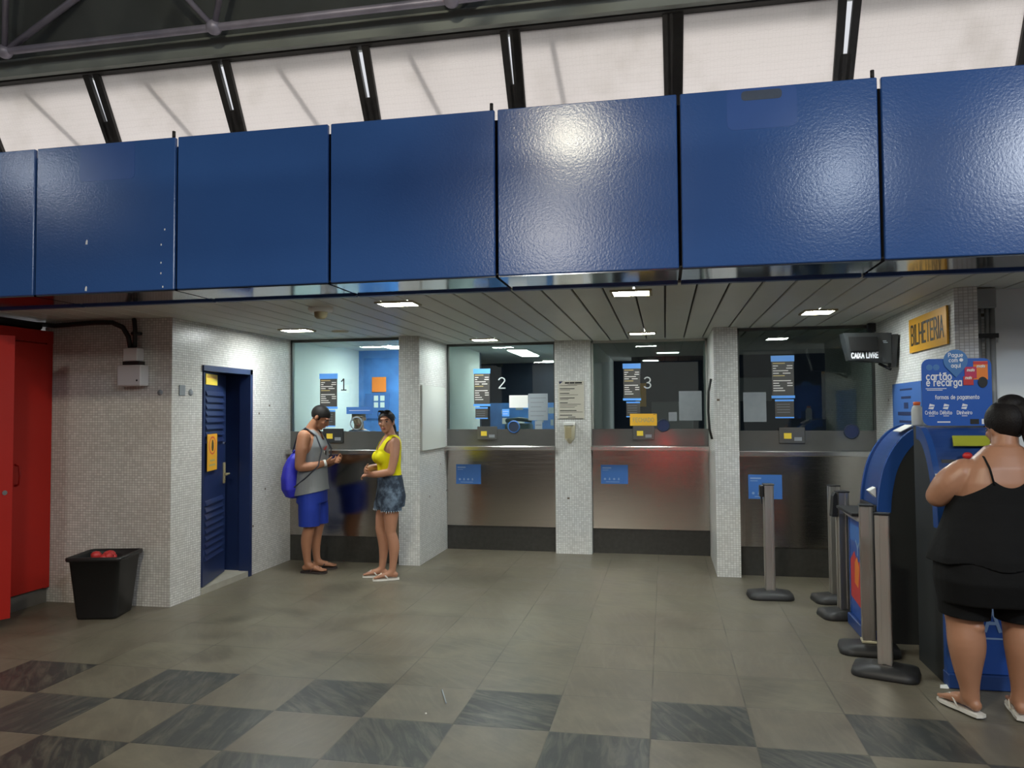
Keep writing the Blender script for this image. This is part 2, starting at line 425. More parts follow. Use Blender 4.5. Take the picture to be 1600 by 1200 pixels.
    def build(s, name, mats, parent=None, loc=None):
        """world coordinates; a thing made of one mesh gets its origin at loc"""
        sh = shift_of(parent) if parent is not None else Vector(loc or (0, 0, 0))
        o = bpy.data.objects.new(name, s.mesh(name, mats, sh)); COL.objects.link(o)
        if parent is not None: o.parent = parent
        else: o.location = sh; ROOTLOC[o.name] = sh.copy()
        bm_normals(o.data); return o
import bmesh
def bm_normals(me):
    bm = bmesh.new(); bm.from_mesh(me); bmesh.ops.recalc_face_normals(bm, faces=bm.faces); bm.to_mesh(me); bm.free()
def thing(name, label, cat, loc=(0, 0, 0), group=None):
    o = bpy.data.objects.new(name, None); COL.objects.link(o); o.location = loc; o.empty_display_size = .1
    ROOTLOC[o.name] = Vector(loc); return tag(o, label, cat, group)
def tag(o, label, cat, group=None):
    o['label'] = label; o['category'] = cat
    if group: o['group'] = group
    return o
def struct(o): o['kind'] = 'structure'; return o
def lab(o, t): o['label'] = t; return o
def relocate(o, loc, rz=0): o.location = loc; o.rotation_euler = (0, 0, rz); return o
def dup(o, label=None, parent=None):
    c = o.copy(); COL.objects.link(c)
    if parent is not None: c.parent = parent
    if label: c['label'] = label
    for ch in list(o.children): dup(ch, None, c)
    return c
FONT_CACHE = {}
def _arc(cx, cy, rx, ry, a0, a1, n=9): return [(cx + rx * math.cos(math.radians(a0 + (a1 - a0) * k / n)), cy + ry * math.sin(math.radians(a0 + (a1 - a0) * k / n))) for k in range(n + 1)]
_O = lambda w_=.6: [_arc(w_ / 2, .5, w_ / 2, .5, 90, 450, 18)]
_o = lambda: [_arc(.25, .33, .25, .33, 90, 450, 16)]
GLY = {   # width, strokes on a unit cap height
 'A': (.62, [[(0, 0), (.31, 1), (.62, 0)], [(.12, .35), (.50, .35)]]), 'B': (.55, [[(0, 0), (0, 1), (.3, 1)] + _arc(.3, .76, .22, .24, 90, -90) + [(0, .52), (.3, .52)] + _arc(.3, .26, .25, .26, 90, -90) + [(0, 0)]]),
 'C': (.58, [_arc(.32, .5, .32, .5, 45, 315, 14)]), 'D': (.6, [[(0, 0), (0, 1), (.25, 1)] + _arc(.25, .5, .35, .5, 90, -90, 12) + [(0, 0)]]), 'E': (.48, [[(.48, 1), (0, 1), (0, 0), (.48, 0)], [(0, .52), (.4, .52)]]),
 'F': (.46, [[(.46, 1), (0, 1), (0, 0)], [(0, .52), (.38, .52)]]), 'G': (.6, [_arc(.32, .5, .32, .5, 45, 350, 14) + [(.36, .45)]]), 'H': (.58, [[(0, 0), (0, 1)], [(.58, 0), (.58, 1)], [(0, .52), (.58, .52)]]), 'I': (.04, [[(.02, 0), (.02, 1)]]),
 'L': (.46, [[(0, 1), (0, 0), (.46, 0)]]), 'M': (.72, [[(0, 0), (0, 1), (.36, .3), (.72, 1), (.72, 0)]]), 'N': (.58, [[(0, 0), (0, 1), (.58, 0), (.58, 1)]]), 'O': (.62, _O(.62)), 'P': (.54, [[(0, 0), (0, 1), (.28, 1)] + _arc(.28, .73, .25, .27, 90, -90) + [(0, .46)]]),
 'R': (.56, [[(0, 0), (0, 1), (.28, 1)] + _arc(.28, .74, .24, .26, 90, -90) + [(0, .48)], [(.26, .48), (.56, 0)]]), 'S': (.52, [_arc(.26, .75, .25, .25, 40, 270, 9) + _arc(.26, .25, .26, .25, 90, -140, 9)]), 'T': (.56, [[(0, 1), (.56, 1)], [(.28, 1), (.28, 0)]]),
 'U': (.58, [[(0, 1)] + _arc(.29, .29, .29, .29, 180, 360, 10) + [(.58, 1)]]), 'V': (.6, [[(0, 1), (.3, 0), (.6, 1)]]), 'X': (.58, [[(0, 0), (.58, 1)], [(0, 1), (.58, 0)]]),
 '1': (.34, [[(0, .78), (.18, 1), (.18, 0)], [(0, 0), (.36, 0)]]), '2': (.5, [_arc(.25, .74, .25, .26, 165, -20, 10) + [(0, 0), (.52, 0)]]), '3': (.5, [_arc(.24, .75, .23, .25, 150, -90, 10), _arc(.24, .25, .26, .25, 90, -150, 10)]),
 'a': (.5, [_o()[0], [(.5, .66), (.5, 0)]]), 'b': (.5, [_o()[0], [(0, 1), (0, 0)]]), 'c': (.46, [_arc(.25, .33, .25, .33, 50, 310, 12)]), 'd': (.5, [_o()[0], [(.5, 1), (.5, 0)]]), 'e': (.5, [[(.0, .36), (.5, .36)] + _arc(.25, .33, .25, .33, 5, 310, 14)]), 'f': (.3, [_arc(.26, .82, .14, .18, 70, 180, 6) + [(.12, 0)], [(0, .64), (.3, .64)]]),
 'g': (.5, [_o()[0], [(.5, .66)] + _arc(.25, -.05, .25, .24, 0, -150, 9)]), 'h': (.46, [[(0, 1), (0, 0)], [(0, .36)] + _arc(.23, .4, .23, .26, 160, 0, 8) + [(.46, 0)]]), 'i': (.04, [[(.02, .66), (.02, 0)], [(.02, .86), (.02, .92)]]), 'm': (.76, [[(0, .66), (0, 0)], _arc(.19, .42, .19, .24, 170, 0, 8) + [(.38, 0)], _arc(.57, .42, .19, .24, 170, 0, 8) + [(.76, 0)]]),
 'n': (.46, [[(0, .66), (0, 0)], _arc(.23, .42, .23, .24, 170, 0, 8) + [(.46, 0)]]), 'o': (.5, _o()), 'p': (.5, [_o()[0], [(0, .66), (0, -.3)]]), 'q': (.5, [_o()[0], [(.5, .66), (.5, -.3)]]), 'r': (.28, [[(0, .66), (0, 0)], _arc(.22, .38, .22, .27, 175, 70, 6)]),
 's': (.42, [_arc(.21, .49, .19, .17, 40, 270, 8) + _arc(.21, .17, .20, .16, 90, -140, 8)]), 't': (.32, [[(.13, .95), (.13, .12), (.2, 0), (.32, .02)], [(0, .66), (.3, .66)]]), 'u': (.46, [[(0, .66)] + _arc(.23, .24, .23, .24, 180, 360, 8) + [(.46, .66)], [(.46, .66), (.46, 0)]]), ' ': (.22, [])}
_til = [(.06, .84), (.17, .93), (.31, .84), (.43, .93)]; _acu = [(.2, .82), (.36, 1.0)]
GLY['\u00e3'] = (.5, GLY['a'][1] + [_til]); GLY['\u00e9'] = (.5, GLY['e'][1] + [_acu]); GLY['\u00c3'] = (.62, GLY['A'][1] + [[(x + .06, y + .25) for x, y in _til]]); GLY['\u00c7'] = (.58, GLY['C'][1] + [[(.32, 0), (.3, -.2)]])
def text_mesh(body, size, bold=0.0, extrude=.0008, spacing=1.0, shear=0.0, align='CENTER', pen=.15):
    """sans-serif lettering drawn with a pen; cap height = .72 * size"""
    H = .72 * size; hw = pen * H / 2 + bold; vs = []; fs = []; x = 0
    for ch in body:
        wd, st = GLY.get(ch, GLY['o'])
        for ln in st:
            pts = [(x + px * H + shear * py * H, py * H) for px, py in ln]
            for k in range(len(pts) - 1):
                (ax, ay), (bx, by) = pts[k], pts[k + 1]; L_ = math.hypot(bx - ax, by - ay)
                if L_ < 1e-7: continue
                ux, uy = (bx - ax) / L_, (by - ay) / L_; e0 = hw * (.92 if k == 0 else .45); e1 = hw * (.92 if k == len(pts) - 2 else .45)
                q = [(ax - ux * e0 - uy * hw, ay - uy * e0 + ux * hw), (ax - ux * e0 + uy * hw, ay - uy * e0 - ux * hw), (bx + ux * e1 + uy * hw, by + uy * e1 - ux * hw), (bx + ux * e1 - uy * hw, by + uy * e1 + ux * hw)]
                n = len(vs); ex = extrude + .00006 * ((n // 8) % 9); vs += [Vector((a, b_, -extrude)) for a, b_ in q] + [Vector((a, b_, ex)) for a, b_ in q]
                fs += [[n + 4, n + 5, n + 6, n + 7], [n + 3, n + 2, n + 1, n]] + [[n + i, n + (i + 1) % 4, n + 4 + (i + 1) % 4, n + 4 + i] for i in range(4)]
        x += (wd + .24 * spacing) * H
    x -= .24 * spacing * H
    off = x / 2 if align == 'CENTER' else 0
    return [Vector((v.x - off, v.y - H / 2, v.z)) for v in vs], fs
def face_matrix(c, face, up=(0, 0, 1)):
    """x to the reader's right, y up, z towards the reader"""
    z = Vector(face).normalized(); y = Vector(up); y = (y - z * y.dot(z)).normalized(); x = y.cross(z)
    m_ = Matrix((x, y, z)).transposed().to_4x4(); m_.translation = Vector(c); return m_
def put_text(mb, body, size, c, face=(0, -1, 0), mi=0, sx=1.0, fit=None, up=(0, 0, 1), **kw):
    vs, fs = text_mesh(body, size, **kw)
    if fit:
        wd = max(v.x for v in vs) - min(v.x for v in vs); sx = fit / wd
    m_ = face_matrix(c, face, up)
    return mb.add([m_ @ Vector((v.x * sx, v.y, v.z)) for v in vs], fs, mi)
def plate(mb, c, w_, h_, face=(0, -1, 0), t=.004, mi=0, rnd=0, up=(0, 0, 1), outline=None):
    """thin board with its front face t/2 before c"""
    m_ = face_matrix(c, face, up)
    if outline is None:
        if rnd:
            outline = []
            for (cx, cy, a0) in ((w_ / 2 - rnd, h_ / 2 - rnd, 0), (-w_ / 2 + rnd, h_ / 2 - rnd, 90), (-w_ / 2 + rnd, -h_ / 2 + rnd, 180), (w_ / 2 - rnd, -h_ / 2 + rnd, 270)):
                for k in range(6):
                    a = math.radians(a0 + 18 * k); outline.append((cx + rnd * math.cos(a), cy + rnd * math.sin(a)))
        else: outline = [(-w_ / 2, -h_ / 2), (w_ / 2, -h_ / 2), (w_ / 2, h_ / 2), (-w_ / 2, h_ / 2)]
    n = len(outline)
    vs = [m_ @ Vector((x, y, -t / 2)) for x, y in outline] + [m_ @ Vector((x, y, t / 2)) for x, y in outline]
    fs = [list(range(n))[::-1], list(range(n, 2 * n))] + [[i, (i + 1) % n, n + (i + 1) % n, n + i] for i in range(n)]
    return mb.add(vs, fs, mi)
def disc(r, n=28, sx=1, cx=0, cy=0): return [(cx + r * sx * math.cos(2 * PI * k / n), cy + r * math.sin(2 * PI * k / n)) for k in range(n)]

# ------------------------------------------------------------------ the setting
CZ = 2.42                      # soffit height
struct(MB().box(-11, 7, -12, 13.2, -.2, 0).build('floor', FLOOR))
# tiled corner block at the left, with the opening of the blue door
X_B = -4.06; Y_A = 5.75
DY0, DY1, DZ = 6.18, 7.01, 2.045
wl = MB().prism([(-5.30, Y_A), (X_B, Y_A), (X_B, DY0), (X_B - .95, DY0), (X_B - .95, DY1), (X_B, DY1), (X_B, 7.90), (-5.30, 7.90)], 2, 0, DZ).box(-5.30, X_B, Y_A, 7.90, DZ, CZ)
struct(wl.build('wall_left', TILE_D))
struct(MB().box(X_B - .95, X_B + .004, DY0, DY1, 0, .055).build('trim_1', 'threshold_stone'))
struct(MB().box(-2.775, -2.545, 7.755, 8.86, 0, CZ).build('wall_pillar_left', TILE))
struct(MB().box(-1.235, -.825, 8.69, 8.95, 0, CZ).build('wall_pillar_middle', TILE))
struct(MB().box(.475, .70, 7.72, 8.90, 0, CZ).build('wall_pillar_right', TILE))
struct(MB().prism([(1.975, 7.92), (1.915, 5.61), (2.04, 5.56), (2.045, 5.73), (2.16, 5.73), (2.16, 7.92)], 2, 0, CZ).build('wall_right', TILE))
struct(MB().box(2.17, 5.5, 5.735, 5.86, 0, CZ).build('wall_right_end', 'plaster_pale'))
# linear metal soffit
sl = MB(); x = 1.4e-3 - 7.2 * 1
SP = .2045; X0 = .012
k = -38
while X0 + k * SP < 4.6:
    a = X0 + k * SP
    sl.prism([(a + .007, CZ + .016), (a + .007, CZ + .004), (a + .011, CZ), (a + SP - .011, CZ), (a + SP - .007, CZ + .004), (a + SP - .007, CZ + .016)], 1, 4.955, 8.86, 0)
    k += 1
sl.box(-8, 5, 4.94, 8.86, CZ + .022, CZ + .05, 1)
struct(sl.build('ceiling', ['ceiling_slat', 'slat_gap']))
# roof of the ticket office and the hall roof
struct(MB().box(-9, 6, 4.60, 13.2, 3.28, 3.40).build('ceiling_office_roof', 'roof_concrete'))
struct(MB().box(-11, 7, -12, 4.2, 5.75, 5.9).build('ceiling_hall', 'roof_deck'))
struct(MB().prism([(4.905, 4.30), (4.86, 4.30), (3.95, 5.75), (4.10, 5.80)], 0, -11, 7).build('ceiling_slope', 'roof_deck'))
struct(MB().box(-11, 7, -12.2, -12, 0, 5.9).build('wall_hall_rear', 'office_grey'))
struct(MB().box(-11.2, -11, -12, 5, 0, 5.9).build('wall_hall_left', 'office_grey'))
struct(MB().box(7, 7.2, -12, 5, 0, 5.9).build('wall_hall_right', 'office_grey'))
# offices behind the ticket windows
struct(MB().box(-5.3, X_B, 7.93, 13.1, 0, 2.7).build('wall_office_left', 'office_white'))
struct(MB().box(X_B, -2.785, 9.76, 9.86, 0, 2.7).build('wall_office_booth', 'office_blue'))
struct(MB().box(-2.775, -2.545, 8.875, 10.45, 0, 2.7).build('wall_office_partition', 'office_white'))
struct(MB().box(-1.00, -.83, 8.97, 12.88, 0, 2.7).build('wall_office_divider', 'office_white'))
struct(MB().box(.49, .60, 8.92, 10.0, 0, 2.7).build('wall_office_short', 'office_white'))
struct(MB().box(-3.40, -3.30, 10.56, 12.9, 0, 2.7).box(-3.40, -2.55, 10.46, 10.56, 0, 2.7).build('wall_office_nook', 'office_navy'))
struct(MB().prism([(1.98, 7.94), (2.16, 7.94), (2.16, 10.2), (1.98, 10.2)], 2, 0, 2.7).build('wall_office_right', TILE))
struct(MB().box(-3.40, -.5, 12.9, 13.05, 0, 2.7).box(-.5, 4, 12.0, 12.15, 0, 2.7).build('wall_office_back', 'office_navy'))
oc = MB().box(X_B, 5, 8.88, 13.1, 2.45, 2.6).box(X_B, -2.79, 7.93, 8.88, 2.45, 2.6).box(.71, 5, 7.93, 8.88, 2.45, 2.6)
struct(oc.build('ceiling_office', 'office_ceiling'))

# ------------------------------------------------------------------ blue cladding over the counters
FY = 4.47; ZT, ZB = 3.436, 2.424; SX0, SW = -4.22, 1.08
where = ['at the far left end, above the red cabinet', 'above the grey cable box, with flaked paint', 'above the blue louvered door',
         'above the man and woman at window 1', 'with the broad yellow glare', 'with a worn patch at its top edge', 'at the right end, above the ticket kiosks']
for i, k in enumerate(range(-1, 6)):
    a = SX0 + k * SW + .010; b_ = a + SW - .020
    t = thing('fascia_panel', 'large blue metal cladding panel ' + where[i], 'panel', ((a + b_) / 2, FY, ZB), 'blue cladding panels over the counters')
    mb = MB().cbox(a, b_, FY, FY + .03, ZB, ZT, .005)
    mb.build('front_sheet', BLUE, t)
    lab(MB().box(a, b_, FY + .012, 4.93, ZB - .008, ZB + .004).build('underside_strip', 'polished_blue_metal', t), 'mirror-polished underside strip')
    MB().box(a, b_, 4.905, 4.955, ZB - .02, ZB + .02).build('rear_lip', 'kiosk_blue_dark', t)
    if k in (0, 2, 4):
        MB().tube([(b_ - .02, FY + .015, ZT - .002), (b_ - .02, FY + .015, ZT + .045)], .011, 8).build('lifting_pin', 'bar_dark', t)
    if k == 0:
        for (dx, dz) in ((.40, .03), (.40, .345), (.98, .02), (.965, .11), (.965, .18), (.965, .30), (.99, .40)):
            fl = MB(); plate(fl, (a + dx, FY - .0005, ZB + dz), .008, .012, t=.002, outline=[(-.008, -.015), (.006, -.017), (.008, .008), (.002, .018), (-.006, .006)] if dx < .5 else None)
            lab(fl.build('paint_flake', 'white_print', t), 'white fleck in the blue paint')
        pl = MB(); plate(pl, (a + .55, FY - .0005, ZT - .13), .42, .25, t=.001, rnd=.03); lab(pl.build('repaint_patch', 'blue_patch', t), 'brighter repainted patch')
    if k == 4:
        pl = MB(); plate(pl, (a + .45, FY - .0005, ZT - .12), .38, .235, t=.001, rnd=.04); lab(pl.build('repaint_patch', 'blue_patch', t), 'brighter repainted patch')
        pl = MB(); plate(pl, (a + .45, FY - .0015, ZT - .045), .22, .055, t=.001, rnd=.02); lab(pl.build('worn_paint', 'yellow_wear', t), 'paint worn off at the top edge')
struct(MB().box(-6, 5.2, FY + .035, 4.90, ZB + .012, ZB + .02).build('trim_gap_filler', 'bar_dark'))  # dark filler added so the gaps between underside strips look black
struct(MB().box(-6, 5.2, FY + .09, FY + .13, ZB + .03, ZT - .03).build('wall_fascia_core', 'bar_dark'))

# ------------------------------------------------------------------ slanted wired glazing above the cladding
def gz(z, d=0): return 5.2 - (z - 3.75) * .577 + d
GX0, GW = .085, 1.07
n = 1
for k in range(-8, 5):
    a = GX0 + k * GW; b_ = a + GW
    g = MB()
    for zz in ((3.405, 4.185),):
        p0 = [(a + .05, gz(zz[0]), zz[0]), (b_ - .05, gz(zz[0]), zz[0]), (b_ - .05, gz(zz[1]), zz[1]), (a + .05, gz(zz[1]), zz[1])]
        p1 = [(q[0], q[1] + .006, q[2] + .004) for q in p0]
        g.add(p0 + p1, [(0, 1, 2, 3), (7, 6, 5, 4), (0, 4, 5, 1), (1, 5, 6, 2), (2, 6, 7, 3), (3, 7, 4, 0)])
    wnd = struct(g.build('window_%d' % n, GLAZE)); n += 1
    # forked mullion at the left of each pane
    mu = MB()
    def bar(xb, xt, wdt, z0, z1):
        p0 = [(xb - wdt, gz(z0, -.035), z0), (xb + wdt, gz(z0, -.035), z0), (xt + wdt, gz(z1, -.035), z1), (xt - wdt, gz(z1, -.035), z1)]
        p1 = [(q[0], q[1] + .03, q[2] + .017) for q in p0]
        mu.add(p0 + p1, [(0, 1, 2, 3), (7, 6, 5, 4), (0, 4, 5, 1), (1, 5, 6, 2), (2, 6, 7, 3), (3, 7, 4, 0)])
    bar(a - .032, a - .044, .024, 3.405, 4.195); bar(a + .032, a + .044, .024, 3.405, 4.195)
    zt = 4.195 if k in (0,) else 3.86
    bar(a, a, .034, 3.405, zt)
    if k in (-1, 0): bar(a + .02, a + .03, .03, 3.405, 4.195)
    mu.build('mullion', 'bar_dark', wnd)
hb = MB(); hb.box(-9, 6, gz(4.17) - .05, gz(4.17) + .03, 4.155, 4.205); struct(hb.build('trim_2', 'beam_dark'))
# rafters lying on the outside of the glazing (their soft shade shows through the sheet)
rf = MB()
for (xa, xb) in ((-4.9, -4.25), (-3.85, -3.3), (-2.75, -2.3), (-1.75, -1.4), (-.72, -.6)):
    rf.tube([(xa, gz(4.25, .14), 4.25), (xb, gz(3.45, .14), 3.5)], .018, 6)
struct(rf.build('trim_3', 'beam_grey'))
struct(MB().prism([(4.92, 4.30), (5.50, 4.40), (5.50, 4.44), (4.92, 4.34)], 0, -8, 7).build('ceiling_added_shade', 'beam_grey'))  # unseen overhang added to shade the upper part of the glazing
struct(MB().box(-9, 7, 4.85, 4.90, 4.165, 4.295).build('trim_4', 'beam_grey'))

# ------------------------------------------------------------------ space-frame roof
P_ = 1.70; XB = -3.02; yb, zb = 4.70, 4.275
for row in range(4):
    y = yb - row * 1.7
    t = thing('roof_truss', ['grey tubular roof truss right above the glazing beam', 'second tubular roof truss back from the glazing, high in the dark roof', 'third tubular roof truss back from the glazing', 'tubular roof truss farthest from the glazing'][row], 'roof truss', (XB, y, zb), 'tubular trusses of the roof')
    xs = [XB + P_ * k for k in range(-3, 4)]
    for x in xs[::2]: MB().tube([(x, y, zb), (x + 1.5, y - .12, zb + .70)], .024, 8).build('brace', 'truss_tube', t)
    MB().tube([(xs[0] - .9, y, zb), (xs[-1] + .9, y, zb)], .027, 12).build('bottom_chord', 'truss_tube', t)
    MB().tube([(xs[0] - .9, y - .85, zb + 1.05), (xs[-1] + .9, y - .85, zb + 1.05)], .027, 10).build('top_chord', 'truss_tube', t)
    for x in xs:
        MB().ell((x, y, zb), (.055, .055, .05)).build('node', 'truss_tube', t)
        for dx in (-P_ / 2, P_ / 2):
            MB().tube([(x, y, zb), (x + dx, y - .85, zb + 1.05)], .020, 8).build('diagonal', 'truss_tube', t)
            if row > 0: MB().tube([(x, y, zb), (x + dx, y + .85, zb + 1.05)], .020, 8).build('diagonal', 'truss_tube', t)

# ------------------------------------------------------------------ blue louvered door with its frame
fr = MB(); fx = X_B - .012
fr.box(X_B - .10, X_B - .03, DY0, DY0 + .022, .055, DZ).box(X_B - .10, X_B + .018, DY1 - .045, DY1, .0, DZ).box(X_B - .10, X_B + .018, DY0, DY1, DZ - .05, DZ)
fr.box(X_B - .93, X_B - .10, DY1 - .03, DY1 - .004, .056, DZ - .004)
door = struct(fr.build('door_1', 'door_blue'))
lab(MB().box(X_B - .94, X_B - .92, DY0 + .004, DY1 - .03, .056, DZ - .004).box(X_B - .93, X_B - .10, DY0 + .004, DY0 + .012, .056, DZ - .004).build('dark_lining', 'door_shade', door), 'near-black boards in place of the shaded passage')  # boards coloured near black to imitate shade inside the recess
HX, HY = X_B + .002, DY0 + .026                     # hinge; the leaf stands a little open inwards
EX, EY = X_B - .205, DY1 - .120
ld = Vector((EX - HX, EY - HY, 0)); LW = ld.length; ld.normalize(); ln_ = Vector((ld.y, -ld.x, 0))
def lp3(u, o, z): return Vector((HX, HY, 0)) + ld * u + ln_ * o + Vector((0, 0, z))
def lbox(mb, u0, u1, o0, o1, z0, z1, mi=0):
    vs = [lp3(u, o, z) for z in (z0, z1) for o in (o0, o1) for u in (u0, u1)]
    return mb.add(vs, [(0, 2, 3, 1), (4, 5, 7, 6), (0, 1, 5, 4), (2, 6, 7, 3), (0, 4, 6, 2), (1, 3, 7, 5)], mi)
lbox(MB(), 0, LW, -.04, 0, .065, DZ - .055).build('door_leaf', 'door_blue', door)
lv = MB()
for z0, cnt in ((1.34, 8), (.28, 9)):
    for i in range(cnt):
        z = z0 + i * .062; k = [lp3(u, o, zz) for u in (.05, LW - .10) for o, zz in ((0, z), (.016, z), (.016, z + .008), (0, z + .046))]
        lv.add(k, [(0, 1, 2, 3), (7, 6, 5, 4), (0, 4, 5, 1), (1, 5, 6, 2), (2, 6, 7, 3), (3, 7, 4, 0)])
lab(lv.build('louver', 'door_blue', door), 'two banks of pressed louvers')
q = lbox(MB(), LW - .075, LW - .03, 0, .010, .93, 1.13); q.tube([lp3(LW - .05, .008, 1.02), lp3(LW - .05, .05, 1.02), lp3(LW - .15, .05, 1.02)], .009, 8); q.build('door_handle', 'cream_dark', door)
q = MB(); plate(q, lp3(LW - .055, .006, 1.32), 0, 0, ln_, .012, outline=disc(.014, 14)); q.build('lock', STEEL_S, door)
c0 = lp3(.215, .004, 1.925); mb = MB(); plate(mb, c0, .36, .10, ln_, .006)
plate(mb, lp3(.215, .0075, 1.947), .30, .022, ln_, .0006, 1)
tag(mb.build('door_sign', ['label_yellow', 'brass_sign'], None, c0), 'small yellow nameplate at the top of the blue door', 'sign')
cz = 1.255; c0 = lp3(.195, .020, cz); mb = MB(); plate(mb, c0, .30, .335, ln_, .004)
plate(mb, lp3(.195, .0226, cz + .062), 0, 0, ln_, .0006, 1, outline=disc(.083, 28, 1.3))
plate(mb, lp3(.195, .0231, cz + .062), 0, 0, ln_, .0006, 0, outline=disc(.070, 28, 1.3))
plate(mb, lp3(.195, .0236, cz + .062), 0, 0, ln_, .0006, 2, outline=[(-.020, -.05), (.020, -.05), (.032, -.02), (.029, .02), (.013, .05), (-.013, .05), (-.029, .02), (-.032, -.02)])
for j_, wd in enumerate((.15, .19)):
    for k in range(2): plate(mb, lp3(.195 + (k - .5) * wd * .52, .0226, cz - .075 - j_ * .042), wd * .46, .016, ln_, .0006, 3)
tag(mb.build('warning_sign', ['ochre', 'red_card', 'ink_black', 'cream_dark'], None, c0), 'amber warning notice with a ringed dark pictogram on the blue door', 'sign')
# little plates on the tiles beside the door
tag(MB().cbox(X_B, X_B + .008, 5.845, 5.925, 1.765, 1.855, .002).build('switch_plate', 'paper_dim', None, (X_B, 5.885, 1.81)), 'small grey blanking plate on the white tiles left of the blue door', 'switch plate')
tag(MB().lathe([(0, X_B + .006), (.026, X_B + .006), (.030, X_B)], (6.01, 1.795), 18, ax=0).build('socket_cap', 'paper_dim', None, (X_B, 6.01, 1.795)), 'round grey cap on the tiles between plate and blue door', 'cap')
tag(MB().lathe([(0, Y_A - .006), (.022, Y_A - .006), (.025, Y_A)], (-4.17, 1.79), 16, ax=1).build('socket_cap', 'paper_dim', None, (-4.17, Y_A, 1.79)), 'round grey cap on the front tiles near the block corner', 'cap')
# grey cable box, cables
t = thing('junction_box', 'pale grey electric box hung under cables on the tiled corner', 'electric box', (-4.385, Y_A, 1.85))
MB().cbox(-4.50, -4.275, Y_A - .11, Y_A - .002, 1.845, 2.02, .008).build('housing', 'grey_plastic', t)
MB().cbox(-4.46, -4.325, Y_A - .09, Y_A - .002, 2.055, 2.165, .006).build('upper_housing', 'grey_plastic', t)
lab(MB().box(-4.465, -4.315, Y_A - .085, Y_A - .004, 2.022, 2.053).build('collar', 'black_plastic', t), 'black collar between the housings')
MB().lathe([(0, Y_A - .114), (.007, Y_A - .114), (.008, Y_A - .108)], (-4.31, 1.89), 12, ax=1).build('knob', 'black_plastic', t)
mb = MB().tube([(-5.33, 5.70, 2.395), (-5.15, 5.69, 2.375), (-4.95, 5.70, 2.385), (-4.75, 5.69, 2.392), (-4.58, 5.68, 2.385), (-4.47, 5.67, 2.34), (-4.425, 5.68, 2.26), (-4.412, 5.69, 2.168)], .021, 10)
tag(mb.build('cable', 'cable_black', None, (-4.41, 5.69, 2.17)), 'thick black cable arching from red cabinet to grey box', 'cable')
mb = MB().tube([(-4.39, 5.70, 2.415), (-4.37, 5.69, 2.33), (-4.372, 5.69, 2.168)], .018, 10).tube([(-4.40, 5.69, 2.29), (-4.31, 5.69, 2.285)], .014, 8)
tag(mb.build('cable', 'cable_black', None, (-4.372, 5.69, 2.17)), 'short black cable dropping from the soffit to grey box', 'cable')
mb = MB().tube([(-5.32, 4.975, 2.37), (-5.30, 5.3, 2.375), (-5.28, 5.66, 2.37)], .035, 10)
tag(mb.build('conduit', 'cable_black', None, (-5.3, 5.3, 2.37)), 'black conduit lying along the top of the red cabinet', 'conduit')

# ------------------------------------------------------------------ red cabinet at the left edge
RX = -5.215
t = thing('metal_cabinet', 'tall red metal cabinet against the tiles at the left edge', 'cabinet', (RX - .3, 5.0, 0))
MB().box(RX - .6, RX - .02, 4.0, 5.745, .13, 2.33).build('carcass', 'red_paint', t)
lab(MB().box(RX - .6, RX - .03, 4.0, 5.745, 0, .13).build('plinth', 'plinth_grey', t), 'grey plinth')
MB().box(RX - .02, RX, 4.0, 5.745, 2.225, 2.33).box(RX - .02, RX - .004, 5.68, 5.745, .13, 2.225).build('frame', 'red_paint', t)
d1 = MB().cbox(RX - .02, RX + .006, 5.285, 5.68, .135, 2.215, .004).build('door', 'red_paint', t)
MB().tube([(RX + .008, 5.36, 1.20), (RX + .045, 5.36, 1.19), (RX + .05, 5.365, 1.11), (RX + .045, 5.36, 1.04), (RX + .008, 5.36, 1.03)], .009, 8).build('handle', 'red_paint', d1)
ax_, ay_, bx_, by_ = RX + .01, 4.30, RX + .30, 5.02
dv = Vector((bx_ - ax_, by_ - ay_, 0)).normalized(); nv = Vector((dv.y, -dv.x, 0))
def leafq(o1, o2): return [(ax_ + nv.x * o1, ay_ + nv.y * o1), (bx_ + nv.x * o1, by_ + nv.y * o1), (bx_ + nv.x * o2, by_ + nv.y * o2), (ax_ + nv.x * o2, ay_ + nv.y * o2)]
d2 = MB().prism(leafq(0, .028), 2, .07, 2.215).build('door', 'red_paint', t); lab(d2, 'door standing ajar')
lc = Vector((bx_, by_, 1.02)) - dv * .055 + nv * .028
q = MB(); plate(q, lc, 0, 0, nv, .012, outline=disc(.018)); q.build('lock', STEEL_S, d2)

# ------------------------------------------------------------------ black waste bin
t = thing('waste_bin', 'black square tapered plastic bin against the tiled corner', 'bin', (-4.44, 5.46, 0))
def sq_ring(cx, cy, hx, hy, z, r=.03, n=4):
    out = []
    for (sx, sy, a0) in ((1, 1, 0), (-1, 1, 90), (-1, -1, 180), (1, -1, 270)):
        for k in range(n):
            a = math.radians(a0 + 90 * k / (n - 1)); out.append((cx + sx * (hx - r) + r * math.cos(a), cy + sy * (hy - r) + r * math.sin(a), z))
    return out
bc = (-4.44, 5.46)
rot = math.radians(14)
def turn(r_): return [(bc[0] + (x - bc[0]) * math.cos(rot) - (y - bc[1]) * math.sin(rot), bc[1] + (x - bc[0]) * math.sin(rot) + (y - bc[1]) * math.cos(rot), z) for x, y, z in r_]
mb = MB(); rings = [turn(sq_ring(*bc, h, h, z)) for h, z in ((.150, .003), (.155, .02), (.195, .455), (.212, .46), (.216, .475), (.214, .49), (.200, .492), (.192, .47), (.150, .05))]
mb.loft(rings); mb.build('bucket', 'black_plastic', t)
lab(MB().loft([turn(sq_ring(*bc, .175, .175, z)) for z in (.33, .40)]).build('bin_liner', 'black_rubber', t), 'black bag inside')
mb = MB(); random.seed(3)
